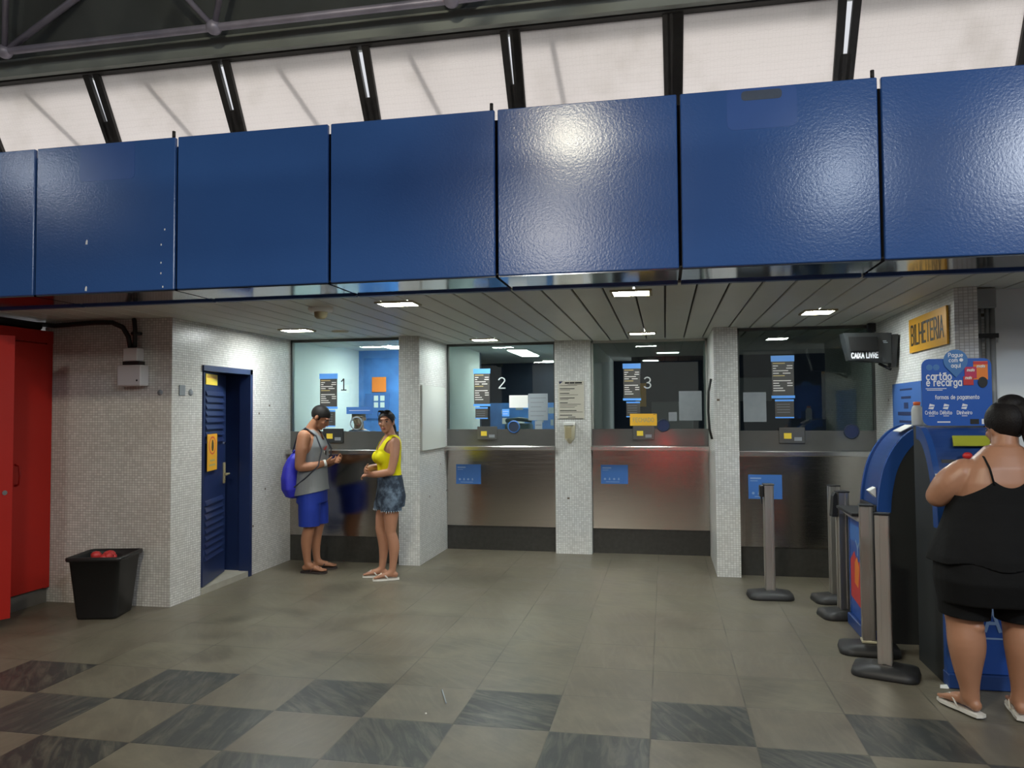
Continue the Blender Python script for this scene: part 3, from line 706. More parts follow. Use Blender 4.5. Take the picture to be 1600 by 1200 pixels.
for k in range(9):
    mb.ell((bc[0] - .02 + random.uniform(-.07, .07), bc[1] + random.uniform(-.05, .07), .455 + random.uniform(-.03, .035)), (random.uniform(.03, .05), random.uniform(.03, .05), random.uniform(.02, .035)), None, 7, 5)
tag(mb.build('waste', 'red_card', None, (bc[0], bc[1], .41)), 'crumpled red rubbish in the black bin', 'rubbish', None)['kind'] = 'stuff'

# ------------------------------------------------------------------ ticket counters
def counter(lbl, x0, x1, y, num, ncol, numx, numz, ringx, ringz, trayx, glow=False, nsz=.17):
    t = thing('ticket_counter', lbl, 'ticket counter', ((x0 + x1) / 2, y, 0), 'ticket counters')
    lab(MB().box(x0, x1, y - .004, y + .06, 0, .278).build('plinth', 'granite', t), 'dark granite plinth')
    MB().box(x0, x1, y - .012, y + .06, .28, 1.16).build('front_panel', STEEL, t)
    sb = MB().prism([(y - .13, 1.165), (y - .135, 1.172), (y - .135, 1.208), (y - .13, 1.215), (y + .06, 1.215), (y + .06, 1.165)], 0, x0, x1)
    sb.build('sill', STEEL_S, t)
    lp = MB().box(x0, x1, y - .006, y + .02, 1.216, 1.408).build('lower_panel', 'grey_panel', t)
    fr = MB().box(x0, x0 + .022, y - .012, y + .025, 1.41, 2.415).box(x1 - .022, x1, y - .012, y + .025, 1.41, 2.415).box(x0, x1, y - .012, y + .025, 2.39, 2.418)
    fr.build('frame', 'dark_frame' if num != '3' else 'pale_frame', t)
    lab(MB().box(x0 + .022, x1 - .022, y - .002, y + .008, 1.409, 2.39).build('glass', GLASS, t), 'clear security glass')
    rg = MB(); pr = [(.062, y - .014), (.072, y - .014), (.074, y - .003), (.060, y - .003), (.062, y - .014)]
    rg.lathe(pr, (ringx, ringz), 28, ax=1)
    lab(rg.build('speaking_ring', 'paper_grey' if num in ('1',) else 'sticker_blue' if num == '2' else 'office_navy', t), 'round speaking hole rim')
    if num != '1':
        q = MB(); plate(q, (ringx, y - .006, ringz), 0, 0, t=.003, outline=disc(.061)); q.build('speaking_grille', 'office_navy' if num == '2' else 'poster_ink', t)
    tr = MB().cbox(trayx - .12, trayx + .12, y - .022, y - .007, 1.285, 1.44, .004).build('ticket_tray', 'charcoal' if num == '1' else 'grey_panel', t)
    lab(MB().box(trayx - .075, trayx - .005, y - .0245, y - .0225, 1.33, 1.385).build('tray_label', 'label_yellow', tr), 'yellow label')
    MB().box(trayx + .02, trayx + .09, y - .0245, y - .0225, 1.31, 1.345).build('tray_mark', 'paper_dim', tr)
    if num:
        q = MB(); put_text(q, num, nsz, (numx, y - .005, numz), extrude=.0006, sx=1.15, pen=.10); lab(q.build('lettering', ncol, t), 'number %s on the glass' % num)
    return t
counter('ticket window numbered 1 in black, with the couple standing at it', X_B + .002, -2.778, 7.84, '1', 'ink_black', -3.435, 1.92, -3.285, 1.495, -3.55)
counter('ticket window numbered 2, with a white card on its glass', -2.54, -1.238, 8.80, '2', 'glass_white_print', -1.875, 1.95, -1.735, 1.435, -2.05)
counter('ticket window numbered 3, with the amber closed sign', -.822, .472, 8.81, '3', 'glass_white_print', -.19, 1.93, -.02, 1.445, -.24)
counter('dark ticket window right of the thin pillar, behind the single post', .703, 1.972, 7.85, '', 'ink_black', 0, 0, 1.75, 1.60 - .2, 1.205)

# smooth board and trim on the side of the left pillar
tag(MB().cbox(-2.545, -2.524, 7.79, 8.66, 1.20, 1.90, .004).build('wall_board', 'smooth_board', None, (-2.53, 8.2, 1.20)), 'smooth off-white board screwed to the tiled side of the pillar', 'board', None)
tag(MB().tube([(.462, 8.00, 1.93), (.435, 8.00, 1.80), (.43, 8.00, 1.60), (.44, 8.00, 1.42), (.462, 8.00, 1.32)], .012, 8).build('grab_handle', 'black_plastic', None, (.46, 8.0, 1.32)), 'long black bow handle on the side of the thin pillar', 'handle')

# ------------------------------------------------------------------ price lists and papers on the glass
def price_list(label, x0, x1, zt, zm, zb_, lx0, lx1, y, bright=True):
    t = thing('price_list', label, 'price list', ((x0 + x1) / 2, y - .006, zb_), 'fare price lists on the glass')
    wd = x1 - x0; cx = (x0 + x1) / 2
    q = MB(); plate(q, (cx, y - .006, (zt + zm) / 2), wd, zt - zm, t=.003); q.build('sheet', 'list_dark', t)
    for bz, bh in ((zt - .028, .058), (zm + .012, .026)):
        q = MB(); plate(q, (cx, y - .0085, bz), wd + .014, bh, t=.002); lab(q.build('band', 'list_blue', t), 'bright blue band')
    q = MB(); h = zt - zm - .10; z = zt - .075; random.seed(int(abs(x0) * 100))
    rows = [(0, .62, 1), (0, .26, 0), (.72, 1, 0), None, (0, .16, 0), (.68, 1, 0), None, (0, .78, 0), None, (0, .3, 0), (.5, .9, 0), None, (0, .6, 1), None, (0, .92, 0), None, (0, .3, 0), (.72, 1, 0), None, (0, .35, 0), (.72, 1, 0), None, (0, .5, 0), None, (0, .6, 0)]
    step = h / 13
    for r_ in rows:
        if r_ is None: z -= step; continue
        a = x0 + .012 + r_[0] * (wd - .024); b_ = x0 + .012 + r_[1] * (wd - .024)
        plate(q, ((a + b_) / 2, y - .008, z), b_ - a, .0085, t=.001, mi=r_[2])
        if r_[2]: z -= step
    lab(q.build('lettering', ['list_white', 'list_gold'], t), 'lines of fares')
    q = MB(); plate(q, ((lx0 + lx1) / 2, y - .006, (zm - .012 + zb_) / 2), lx1 - lx0, zm - .012 - zb_, t=.003)
    lw = q.build('lower_sheet', 'list_dark', t)
    q = MB(); plate(q, ((lx0 + lx1) / 2, y - .0085, zm - .022), lx1 - lx0, .018, t=.002); plate(q, ((lx0 + lx1) / 2, y - .0085, zb_ + .006), lx1 - lx0, .012, t=.002); q.build('lower_band', 'list_blue', lw)
    q = MB()
    for k in range(4): plate(q, ((lx0 + lx1) / 2 - .01, y - .008, zm - .06 - k * .026), (lx1 - lx0) * .7, .004, t=.001)
    q.build('fine_print', 'paper_dim', lw)
price_list('dark fare list with a blue head beside the black number 1', -3.71, -3.51, 2.04, 1.655, 1.46, -3.68, -3.53, 7.84)
price_list('dark fare list with a blue head beside the number 2', -2.21, -2.02, 2.12, 1.68, 1.53, -2.195, -2.045, 8.80)
price_list('dark fare list with a blue head beside the number 3', -.46, -.27, 2.15, 1.73, 1.54, -.43, -.275, 8.81)
price_list('dark fare list alone on the unnumbered window at right', 1.03, 1.235, 2.14, 1.725, 1.53, 1.055, 1.23, 7.85)
def paper(label, c, w_, h_, mat, cat='paper', name='paper_sheet', face=(0, -1, 0), group=None, lines=0, lm='paper_dim'):
    q = MB(); plate(q, c, w_, h_, face, .002)
    for k in range(lines):
        z = c[2] + h_ / 2 - (k + 1) * h_ / (lines + 1)
        plate(q, (c[0] - w_ * .05 * (k % 3), c[1] - .0014, z), w_ * (.8 - .12 * (k % 3)), h_ * .02 + .003, face, .0005, 1)
    return tag(q.build(name, [mat, lm], None, c), label, cat, group)
paper('plain white card stuck on the glass of window 2', (-1.675, 8.792, 1.73), .222, .145, 'paper_white', 'card', 'card')
paper('large grey notice on the glass of window 2, right of the white card', (-1.445, 8.792, 1.665), .23, .31, 'paper_grey', lines=5)
paper('small framed white slip under the grey notice of window 2', (-1.44, 8.792, 1.455), .085, .095, 'paper_grey', lines=1, lm='office_navy')
paper('large grey notice at the right of window 3', (.28, 8.802, 1.665), .25, .33, 'paper_dim', lines=0)
paper('small grey slip left of the large notice on window 3', (.085, 8.802, 1.545), .09, .10, 'paper_dim', lines=2)
paper('dim grey notice at the left of the unnumbered window', (.865, 7.842, 1.64), .215, .29, 'paper_dim', lines=0)
paper('blue sticker with white print across the glass of window 1', (-3.25, 7.832, 1.635), .30, .075, 'sticker_blue', 'sticker', 'sticker', lines=1, lm='white_print')
paper('small blue card low on the glass of window 2', (-1.83, 8.792, 1.60), .085, .085, 'list_blue', 'sticker', 'sticker', lines=2, lm='white_print')
q = MB(); plate(q, (-.24, 8.80, 1.511), .30, .135, t=.006); put_text(q, 'FECHADO', .062, (-.24, 8.7965, 1.509), mi=1, fit=.235, extrude=.0003)
plate(q, (-.115, 8.7965, 1.564), 0, 0, t=.0008, mi=2, outline=[(-.015, 0), (.012, .008), (.015, .012), (-.012, .006)])
tag(q.build('closed_sign', ['yellow_sign', 'cream_dark', 'poster_ink'], None, (-.24, 8.80, 1.444)), 'amber sign lettered FECHADO behind the tray of window 3', 'sign')
def blue_notice(label, x0, x1, z0, z1, y):
    t = thing('payment_notice', label, 'notice', ((x0 + x1) / 2, y, z0), 'blue notices on the steel counter fronts')
    cx, cz = (x0 + x1) / 2, (z0 + z1) / 2; wd, h = x1 - x0, z1 - z0
    q = MB(); plate(q, (cx, y - .016, cz), wd, h, t=.004); q.build('plate', 'sticker_blue', t)
    q = MB(); plate(q, (x0 + wd * .22, y - .0185, z1 - .035), wd * .33, .014, t=.0008); plate(q, (x0 + wd * .17, y - .0185, z1 - .06), wd * .22, .006, t=.0008)
    plate(q, (cx - .02, y - .0185, z0 + .022), wd * .5, .006, t=.0008)
    lab(q.build('lettering', 'faint_print', t), 'pale print')
    for k in range(4):
        q = MB(); plate(q, (x0 + .045 + k * wd * .17, y - .0185, z0 + .055), 0, 0, t=.0008, outline=disc(.013, 8) if k % 2 == 0 else [(-.010, -.012), (.010, -.012), (.006, .014), (-.006, .014)]); q.build('pictogram', 'faint_print', t)
blue_notice('blue payment notice on the steel front under window 2', -2.43, -2.13, .765, .995, 8.80)
blue_notice('blue payment notice on the steel front under the closed window 3', -.725, -.42, .785, 1.0, 8.81)
blue_notice('blue payment notice on the steel front behind the single barrier post', .79, 1.105, .745, .98, 7.85)
# notice and dispenser on the middle pillar
t = thing('public_notice', 'buff notice with lines of print on the middle tiled pillar', 'notice', (-1.04, 8.69, 1.52))
q = MB(); plate(q, (-1.045, 8.686, 1.742), .292, .43, t=.005); q.build('sheet', 'paper_buff', t)
q = MB(); plate(q, (-1.165, 8.6825, 1.935), 0, 0, t=.0008, mi=1, outline=[(-.02, .018), (.028, .018), (-.012, -.014)])
for k, (dx, wd) in enumerate(((-.075, .05), (-.018, .055), (.055, .08))): plate(q, (-1.015 + dx, 8.6825, 1.935), wd, .017, t=.0008)
plate(q, (-1.0, 8.6825, 1.918), .17, .004, t=.0008)
for k, (wd, hh) in enumerate(((.20, .004), (0, 0), (.17, .008), (.12, .004), (0, 0), (.11, .008), (.21, .004), (0, 0), (.17, .008), (.10, .004), (0, 0), (.09, .008), (.24, .004), (.20, .004), (.17, .004), (0, 0), (.19, .008), (.26, .004), (0, 0), (.14, .008))):
    if wd: plate(q, (-1.175 + wd / 2, 8.6825, 1.905 - k * .0178), wd, hh, t=.0008)
plate(q, (-1.04, 8.6825, 1.545), .085, .007, t=.0008); plate(q, (-1.045, 8.6825, 1.529), .27, .005, t=.0008)
lab(q.build('lettering', ['ink_black', 'poster_ink'], t), 'black heading and lines of print')
t = thing('soap_dispenser', 'cream plastic dispenser under the notice on the middle pillar', 'dispenser', (-1.06, 8.69, 1.25))
MB().loft([[(-1.065 + sx * w_ * .5 * c_, 8.688 - d_ * s_, z) for sx, c_, s_ in [(1, math.cos(a), math.sin(a)) for a in [PI * k / 10 for k in range(11)]]] for z, w_, d_ in ((1.245, .02, .02), (1.27, .06, .06), (1.30, .115, .085), (1.44, .13, .095), (1.45, .13, .095))]).build('reservoir', 'cream_plastic', t)
lab(MB().cbox(-1.125, -1.005, 8.588, 8.688, 1.452, 1.492, .006).build('lid', 'paper_white', t), 'paler lid')
MB().box(-1.105, -1.035, 8.5885, 8.596, 1.31, 1.43).build('level_window', 'cream_dark', t)
# dark pipe drops between middle pillar and window 3 frame
# ------------------------------------------------------------------ recessed ceiling lamps
def lamp(label, cx, cy, rot, mat, w_=.26, d_=.17):
    t = thing('ceiling_lamp', label, 'ceiling lamp', (cx, cy, CZ), 'recessed lamps in the slatted soffit')
    fr = MB()
    for (a, b_, c_, d2) in ((-w_ / 2 - .02, w_ / 2 + .02, -d_ / 2 - .02, -d_ / 2), (-w_ / 2 - .02, w_ / 2 + .02, d_ / 2, d_ / 2 + .02), (-w_ / 2 - .02, -w_ / 2, -d_ / 2, d_ / 2), (w_ / 2, w_ / 2 + .02, -d_ / 2, d_ / 2)):
        fr.box(cx + a, cx + b_, cy + c_, cy + d2, CZ - .012, CZ + .002)
    fr.build('frame', 'cream_dark', t)
    lab(MB().box(cx - w_ / 2, cx + w_ / 2, cy - d_ / 2, cy + d_ / 2, CZ - .009, CZ - .001).build('diffuser', mat, t), 'lit diffuser')
lamp('lit ceiling lamp above the man, nearest the blue cladding', -1.935, 5.40, 0, 'lamp_warm')
lamp('lit ceiling lamp over the blue door side of window 1', -3.50, 6.88, 0, 'lamp_warm')
lamp('lit ceiling lamp nearest the cladding, in front of window 3', -.215, 5.28, 0, 'lamp_white', .24, .20)
lamp('lit ceiling lamp close above window 2', -1.96, 8.30, 0, 'lamp_white')
lamp('lit ceiling lamp close above window 3', -.22, 8.04, 0, 'lamp_white', .25, .14)
lamp('lit ceiling lamp in front of the dark window by the yellow sign', 1.25, 6.68, 0, 'lamp_white', .22, .24)
t = thing('ceiling_dome', 'small white dome with a darker centre on the soffit near the blue cladding', 'ceiling dome', (-2.61, 5.52, CZ))
MB().lathe([(0, CZ - .03), (.085, CZ - .028), (.095, CZ - .012), (.095, CZ)], (-2.61, 5.52), 28).build('base', 'paper_white', t)
lab(MB().lathe([(0, CZ - .085), (.03, CZ - .083), (.048, CZ - .066), (.052, CZ - .03)], (-2.61, 5.52), 24).build('dome', 'cream_dark', t), 'darker centre')
tag(MB().lathe([(0, CZ - .018), (.07, CZ - .016), (.085, CZ - .004), (.085, CZ)], (-3.15, 7.10), 28).build('ceiling_speaker', 'cream_plastic', None, (-3.15, 7.1, CZ)), 'flat round cover on the soffit above window 1', 'ceiling cover')
def olamp(label, x0, x1, y0, y1, mat):
    t = thing('office_lamp', label, 'office lamp', ((x0 + x1) / 2, (y0 + y1) / 2, 2.45), 'lamps in the offices behind the glass')
    MB().box(x0 - .02, x1 + .02, y0 - .02, y1 + .02, 2.43, 2.449).build('housing', 'paper_white', t)
    MB().box(x0, x1, y0, y1, 2.421, 2.429).build('diffuser', mat, t)
olamp('bright office lamp panel seen through window 1', -3.40, -2.95, 8.75, 9.25, 'lamp_booth')
olamp('bright long office lamp seen through window 2', -2.04, -1.80, 9.95, 11.05, 'lamp_office')
olamp('far office lamp at the right edge of window 2', -1.92, -1.62, 12.2, 12.5, 'lamp_office')
olamp('dim far office lamp high in window 3', -.10, .20, 10.9, 11.05, 'lamp_office_dim')
# things inside the offices
paper('orange notice on the blue wall inside window 1', (-3.765, 9.745, 1.99), .20, .20, 'orange', 'notice', 'notice')
t = thing('wall_panel', 'pale panel with four white squares on the blue wall inside window 1', 'panel', (-3.80, 9.745, 1.55))
q = MB(); plate(q, (-3.79, 9.745, 1.70), .34, .34, t=.01); q.build('board', 'poster_blue', t)
q = MB()
for dx in (-.045, .045):
    for dz in (-.045, .045): plate(q, (-3.76 + dx, 9.738, 1.76 + dz), .06, .07, t=.003)
q.build('squares', 'office_white', t)  # plain white squares, same tone as the office walls
t = thing('notice_board', 'low blue office screen pinned with papers seen through window 2', 'notice board', (-1.75, 10.9, 0))
MB().box(-2.50, -1.02, 10.9, 10.95, 0, 1.74).build('screen', 'office_blue', t)
q = MB(); random.seed(5)
for k in range(16): plate(q, (random.uniform(-2.3, -1.15), 10.896, random.uniform(1.42, 1.70)), random.uniform(.04, .14), random.uniform(.03, .09), t=.002, mi=k % 3)
q.build('papers', ['paper_grey', 'paper_white', 'list_blue'], t)
tag(MB().cbox(-1.92, -1.60, 9.15, 9.35, 1.28, 1.47, .02).tube([(-1.92, 9.25, 1.50), (-1.75, 9.2, 1.52), (-1.60, 9.25, 1.50)], .025, 8).build('desk_device', 'paper_grey', None, (-1.75, 9.25, 1.3)), 'pale curved telephone on the desk behind window 2', 'device')  # pale curved thing of unclear use, its handset shape is invented
tag(MB().box(-2.5, -1.05, 8.95, 9.55, 1.19, 1.275).box(-2.5, -2.45, 8.95, 9.5, 0, 1.19).box(-1.1, -1.05, 8.95, 9.5, 0, 1.19).build('desk', 'office_grey', None, (-1.8, 9.2, 0)), 'grey clerk desk just inside window 2', 'desk')
tag(MB().cbox(-.2, .42, 11.85, 11.98, 1.2, 1.75, .01).build('wall_cabinet', 'office_grey', None, (.1, 11.98, 1.2)), 'grey cabinet on the back wall seen through window 3', 'cabinet')
paper('orange paper on the far wall behind the number 3', (-.36, 11.98, 1.86), .16, .36, 'brass_sign', 'notice', 'notice')
tag(MB().cbox(.95, 1.55, 11.84, 11.98, 1.75, 2.1, .01).build('wall_cabinet', 'office_grey', None, (1.25, 11.98, 1.75)), 'grey cabinet on the back wall seen through the unnumbered window', 'cabinet')

# ------------------------------------------------------------------ right wall: signs, display, conduits
def wallx(y): return 1.915 + (y - 5.61) / (7.92 - 5.61) * .06
wn_ = Vector((-1, .026, 0)).normalized()
c = (wallx(6.16) - .012, 6.16, 2.185)
t = thing('ticket_office_sign', 'yellow metal sign lettered BILHETERIA on the tiled right wall', 'sign', c)
q = MB(); plate(q, c, .90, .265, wn_, .014); q.build('plate', 'brass_sign', t)
q = MB(); put_text(q, 'BILHETERIA', .20, (c[0] - .0085, c[1], c[2]), wn_, fit=.79, extrude=.0008, pen=.13); lab(q.build('lettering', 'ink_black', t), 'black capitals')
c = (wallx(6.78) - .006, 6.78, 1.56)
t = thing('blue_poster', 'dull blue poster with dark print on the tiled right wall', 'poster', c)
q = MB(); plate(q, c, .84, .53, wn_, .006); q.build('sheet', 'poster_blue', t)
q = MB()
for k, (wd, hh) in enumerate(((.35, .015), (.28, .02), (.12, .05), (.5, .03), (.42, .02), (.3, .025), (.3, .02))):
    plate(q, (c[0] - .0045, c[1], c[2] + .21 - k * .066), wd, hh, wn_, .001)
lab(q.build('lettering', 'poster_ink', t), 'lines of dark print')
t = thing('queue_display', 'dark wall display lettered CAIXA LIVRE hung beside the unnumbered window', 'display', (1.72, 7.0, 2.0))
q = MB(); x0, x1 = 1.50, 1.885
q.add([(x0, 6.93, 2.26), (x1, 6.95, 2.255), (x1, 7.10, 2.255), (x0, 7.10, 2.26), (x0 + .05, 6.97, 2.03), (x1, 6.97, 2.0), (x1, 7.10, 2.0), (x0 + .05, 7.10, 2.03)], [(0, 1, 5, 4), (3, 7, 6, 2), (0, 3, 2, 1), (4, 5, 6, 7), (0, 4, 7, 3), (1, 2, 6, 5)])
q.build('housing', 'charcoal', t)
MB().prism([(1.54, 2.225), (1.765, 2.222), (1.775, 2.105), (1.555, 2.105)], 1, 6.925, 6.955).build('screen', 'matte_black', t)
q = MB(); put_text(q, 'CAIXA LIVRE', .060, (1.668, 6.945, 2.068), fit=.215, extrude=.001, pen=.24); lab(q.build('lettering', 'white_print', t), 'white capitals')
q = MB(); plate(q, (1.825, 6.935, 2.185), .028, .007, t=.001); plate(q, (1.832, 6.935, 2.172), .034, .006, t=.001); q.build('maker_mark', 'paper_grey', t)
MB().prism([(6.93, 2.24), (7.09, 2.24), (7.09, 1.97), (6.99, 1.97)], 0, 1.887, 1.93).tube([(1.80, 7.03, 2.0), (1.90, 7.05, 1.95)], .012, 8).build('wall_bracket', 'black_plastic', t)
tag(MB().cbox(1.86, 1.93, 7.60, 7.66, 2.33, 2.41, .004).build('corner_bracket', 'black_plastic', None, (1.93, 7.63, 2.33)), 'small black bracket high in the corner above the display', 'bracket')
t = thing('pipe_bundle', 'grey steel conduits running down beside the tiled right corner', 'conduits', (2.09, 5.60, 0))
for k, (px, r_) in enumerate(((2.065, .019), (2.115, .014), (2.150, .019))):
    MB().tube([(px + .012, 5.66 - .01 * (k == 1), .0), (px + .012, 5.66 - .01 * (k == 1), 2.29)], r_, 12).build('pipe', 'grey_conduit', t)
MB().cbox(2.055, 2.18, 5.62, 5.715, 2.28, 2.415, .006).build('connection_box', 'grey_conduit', t)
q = MB()
for z in (2.08, 1.2): q.box(2.055, 2.19, 5.628, 5.64, z, z + .03)
q.build('clamp', 'charcoal', t)

# ------------------------------------------------------------------ ticket kiosks
PROF = [(-.015, .085), (-.015, .86), (.070, .90), (.077, 1.0), (.093, 1.1), (.117, 1.2), (.155, 1.29), (.208, 1.375), (.275, 1.445), (.342, 1.485), (.40, 1.497), (.50, 1.50)]
_h = PROF[2:]; _q = [_h[0]] + _h + [_h[-1]]; _f = []
for i in range(1, len(_q) - 2):
    for t_ in (0, 1 / 3, 2 / 3):
        _f.append(tuple(.5 * (2 * _q[i][k] + (_q[i + 1][k] - _q[i - 1][k]) * t_ + (2 * _q[i - 1][k] - 5 * _q[i][k] + 4 * _q[i + 1][k] - _q[i + 2][k]) * t_ ** 2 + (3 * _q[i][k] - _q[i - 1][k] - 3 * _q[i + 1][k] + _q[i + 2][k]) * t_ ** 3) for k in (0, 1)))
PROF = PROF[:2] + _f + [_h[-1]]; PE = len(PROF)
HW = .25
def kiosk(label, group):
    """front to -Y, base at the origin"""
    t = thing('ticket_kiosk', label, 'ticket kiosk', (0, 0, 0), group)
    body = [(y + .035, z) for y, z in PROF[:-1]] + [(.50, 1.475), (.50, 0.0), (.02, 0.0)]
    MB().prism(body, 0, -HW + .004, HW - .004).build('cabinet', 'charcoal', t)
    lab(MB().cbox(-HW, HW, -.035, .06, 0.0, .085, .006).build('plinth', 'kiosk_blue_dark', t), 'dark blue plinth')
    def rim(x0, x1, a, b_, d):
        up = PROF[a:b_]; inner = []
        for i, (y, z) in enumerate(up):      # inner edge runs parallel to the outer one
            p0, p1 = up[max(i - 1, 0)], up[min(i + 1, len(up) - 1)]; tx, tz = p1[0] - p0[0], p1[1] - p0[1]; L_ = math.hypot(tx, tz)
            inner.append((y + d * tz / L_, z - d * tx / L_))
        return MB().prism(up + inner[::-1], 0, x0, x1)
    for s in (-1, 1):
        x0, x1 = sorted((s * HW, s * (HW - .035)))
        r_ = rim(x0, x1, 0, 2, .05); r2 = rim(x0, x1, 2, PE - 2, .085)
        k0 = len(r_.v); r_.add(r2.v, r2.f); lab(r_.build('side_rim', 'kiosk_trim', t), 'blue arched edge')
    up = PROF[2:PE - 1]
    hp = MB().prism([(y + .016, z - .004) for y, z in up] + [(y + .034, z - .008) for y, z in up][::-1], 0, -HW + .035, HW - .035)
    lab(hp.build('head_panel', 'kiosk_blue_dark', t), 'arched blue head')
    lab(MB().box(-HW + .036, HW - .036, -.010, .03, .088, .858).build('front_panel', 'kiosk_blue', t), 'blue lower front')
    MB().cbox(-HW + .005, HW - .005, -.10, .085, .862, .884, .004).build('shelf', 'black_plastic', t)
    lab(MB().prism([(-.085, .861), (-.016, .861), (-.016, .80)], 0, -HW + .03, HW - .03).build('shelf_bracket', 'grey_plastic', t), 'pale bracket under the shelf')
    MB().cbox(-HW + .04, HW - .04, .061, .083, .89, .935, .004).build('card_reader', 'black_plastic', t)
    return t
k1 = kiosk('blue arched ticket kiosk seen side-on behind the barrier posts', 'ticket kiosks')
def kpart(o, name, mat, fn, label=None):
    q = MB(); fn(q); r_ = q.build(name, mat, o)
    if label: lab(r_, label)
    return r_
relocate(k1, (1.365, 5.97, 0), -PI / 2)
kpart(k1, 'receipt', 'paper_white', lambda q: q.prism([(.045, 1.03), (.09, 1.055), (.09, .985)], 0, .04, .13), 'white receipt sticking out')
kpart(k1, 'head_label', 'paper_white', lambda q: q.add([(-.02, 0.253, 1.452), (.16, 0.253, 1.452), (.16, 0.333, 1.497), (-.02, 0.333, 1.497), (-.02, 0.255, 1.447), (.16, 0.255, 1.447), (.16, 0.335, 1.492), (-.02, 0.335, 1.492)], [(0, 1, 2, 3), (7, 6, 5, 4), (0, 4, 5, 1), (1, 5, 6, 2), (2, 6, 7, 3), (3, 7, 4, 0)]), 'pale label on top of the head')
def ad(q):
    plate(q, (0, -0.0130, .475), .40, .66, t=.003, mi=0)
    plate(q, (0, -0.0150, .70), .40, .12, t=.001, mi=1)
    plate(q, (-.03, -0.0152, .40), 0, 0, t=.001, mi=2, outline=[(-.17, -.18), (.23, -.22), (.23, .02), (.12, .12), (.02, .10), (-.05, .17), (-.17, .09)])
    plate(q, (0, -0.0160, .44), 0, 0, t=.001, mi=3, outline=[(-.08, -.10), (.02, -.12), (.06, .03), (.0, .10), (-.07, .05)])
    plate(q, (.02, -0.0158, .60), 0, 0, t=.001, mi=4, outline=[(-.012, -.05), (.012, -.05), (.012, 0), (.06, .05), (.05, .06), (0, .02), (-.05, .06), (-.06, .05), (-.012, 0)])
kpart(k1, 'advertisement', ['kiosk_blue', 'sticker_blue', 'red_card', 'orange', 'faint_print'], ad, 'blue and red advertisement')
k2 = kiosk('blue arched ticket kiosk the woman in black is using', 'ticket kiosks')
relocate(k2, (1.828, 4.90, 0))
kpart(k2, 'screen', 'ink_black', lambda q: q.add([(-.19, 0.105, 1.10), (.19, 0.105, 1.10), (.19, 0.175, 1.30), (-.19, 0.175, 1.30), (-.19, 0.135, 1.10), (.19, 0.135, 1.10), (.19, 0.205, 1.30), (-.19, 0.205, 1.30)], [(0, 1, 2, 3), (7, 6, 5, 4), (0, 4, 5, 1), (1, 5, 6, 2), (2, 6, 7, 3), (3, 7, 4, 0)]))
kpart(k2, 'head_label', 'label_green', lambda q: q.add([(-.115, 0.188, 1.383), (.12, 0.188, 1.383), (.12, 0.248, 1.443), (-.10, 0.248, 1.443), (-.115, 0.198, 1.378), (.12, 0.198, 1.378), (.12, 0.258, 1.438), (-.10, 0.258, 1.438)], [(0, 1, 2, 3), (7, 6, 5, 4), (0, 4, 5, 1), (1, 5, 6, 2), (2, 6, 7, 3), (3, 7, 4, 0)]), 'yellow-green label')
kpart(k2, 'edge_label', 'paper_white', lambda q: q.box(-HW - .001, -HW + .02, .085, .10, 1.13, 1.22), 'white strip on the edge')
kpart(k2, 'button', 'red_plastic', lambda q: q.ell((-.055, .145, 1.325), (.028, .02, .022)), 'red knob')
def logo(q):
    put_text(q, 'MAIS', .17, (.0, -.0125, .395), extrude=.0008, fit=.34)
    plate(q, (.0, -.0125, .29), .36, .010, t=.0016)
    for a, b_ in ((.145, .013), (.105, .013)):
        pts = [(a * math.cos(PI * k / 14), -.0125, .475 + a * math.sin(PI * k / 14)) for k in range(15)]
        q.tube(pts, b_ * .4, 6)
kpart(k2, 'lettering', 'faint_print', logo, 'pale logo on the lower front')
# sign board on the kiosk the woman uses
SY = 5.27; sc_c = (1.80, SY, 1.712); SXL, SZT = 1.60, 1.9245
t = thing('kiosk_sign', 'tall blue rounded board lettered cartão e recarga standing on the kiosk', 'sign', (1.80, SY, 1.505))
q = MB(); plate(q, sc_c, .40, .422, t=.012, rnd=.045); q.build('board', 'sign_blue', t)
MB().box(1.72, 1.88, SY - .004, SY + .03, 1.503, 1.60).build('foot', 'kiosk_blue_dark', t)
fy = SY - .0068
def at(u, v): return (SXL + u * .40, fy, SZT - v * .423)     # place on the board, from its top left corner
q = MB(); pr_ = .070; pin = [(pr_ * math.sin(a), pr_ * math.cos(a)) for a in [math.radians(-125 + 250 * k / 22) for k in range(23)]] + [(0, -.105)]
pc = Vector((SXL + .195, fy - .004, SZT - .015)); plate(q, pc, 0, 0, t=.005, outline=pin[::-1]); tg = q.build('pin_tag', 'sign_blue_light', t); lab(tg, 'paler pin-shaped tag')
q = MB()
for s_, wd, dz_ in (('Pague', .085, .036), ('com', .052, .004), ('aqui', .055, -.030)): put_text(q, s_, .034, pc + Vector((-.014 if s_ == 'com' else 0, -.0032, dz_)), fit=wd, extrude=.0004)
plate(q, pc + Vector((.032, -.0032, .004)), 0, 0, t=.0008, outline=disc(.011, 12))
q.build('tag_lettering', 'white_print', tg)
q = MB()
put_text(q, 'cartão', .062, at(.065, .262), fit=.150, extrude=.0006, pen=.17, align='LEFT')
put_text(q, 'e recarga', .062, at(.065, .352), fit=.208, extrude=.0006, pen=.17, align='LEFT')
for k in range(2): plate(q, at(.20 - k * .02, .448 + k * .022), .12 - k * .03, .004, t=.001)
put_text(q, 'formas de pagamento', .034, at(.50, .575), fit=.255, extrude=.0005, pen=.16)
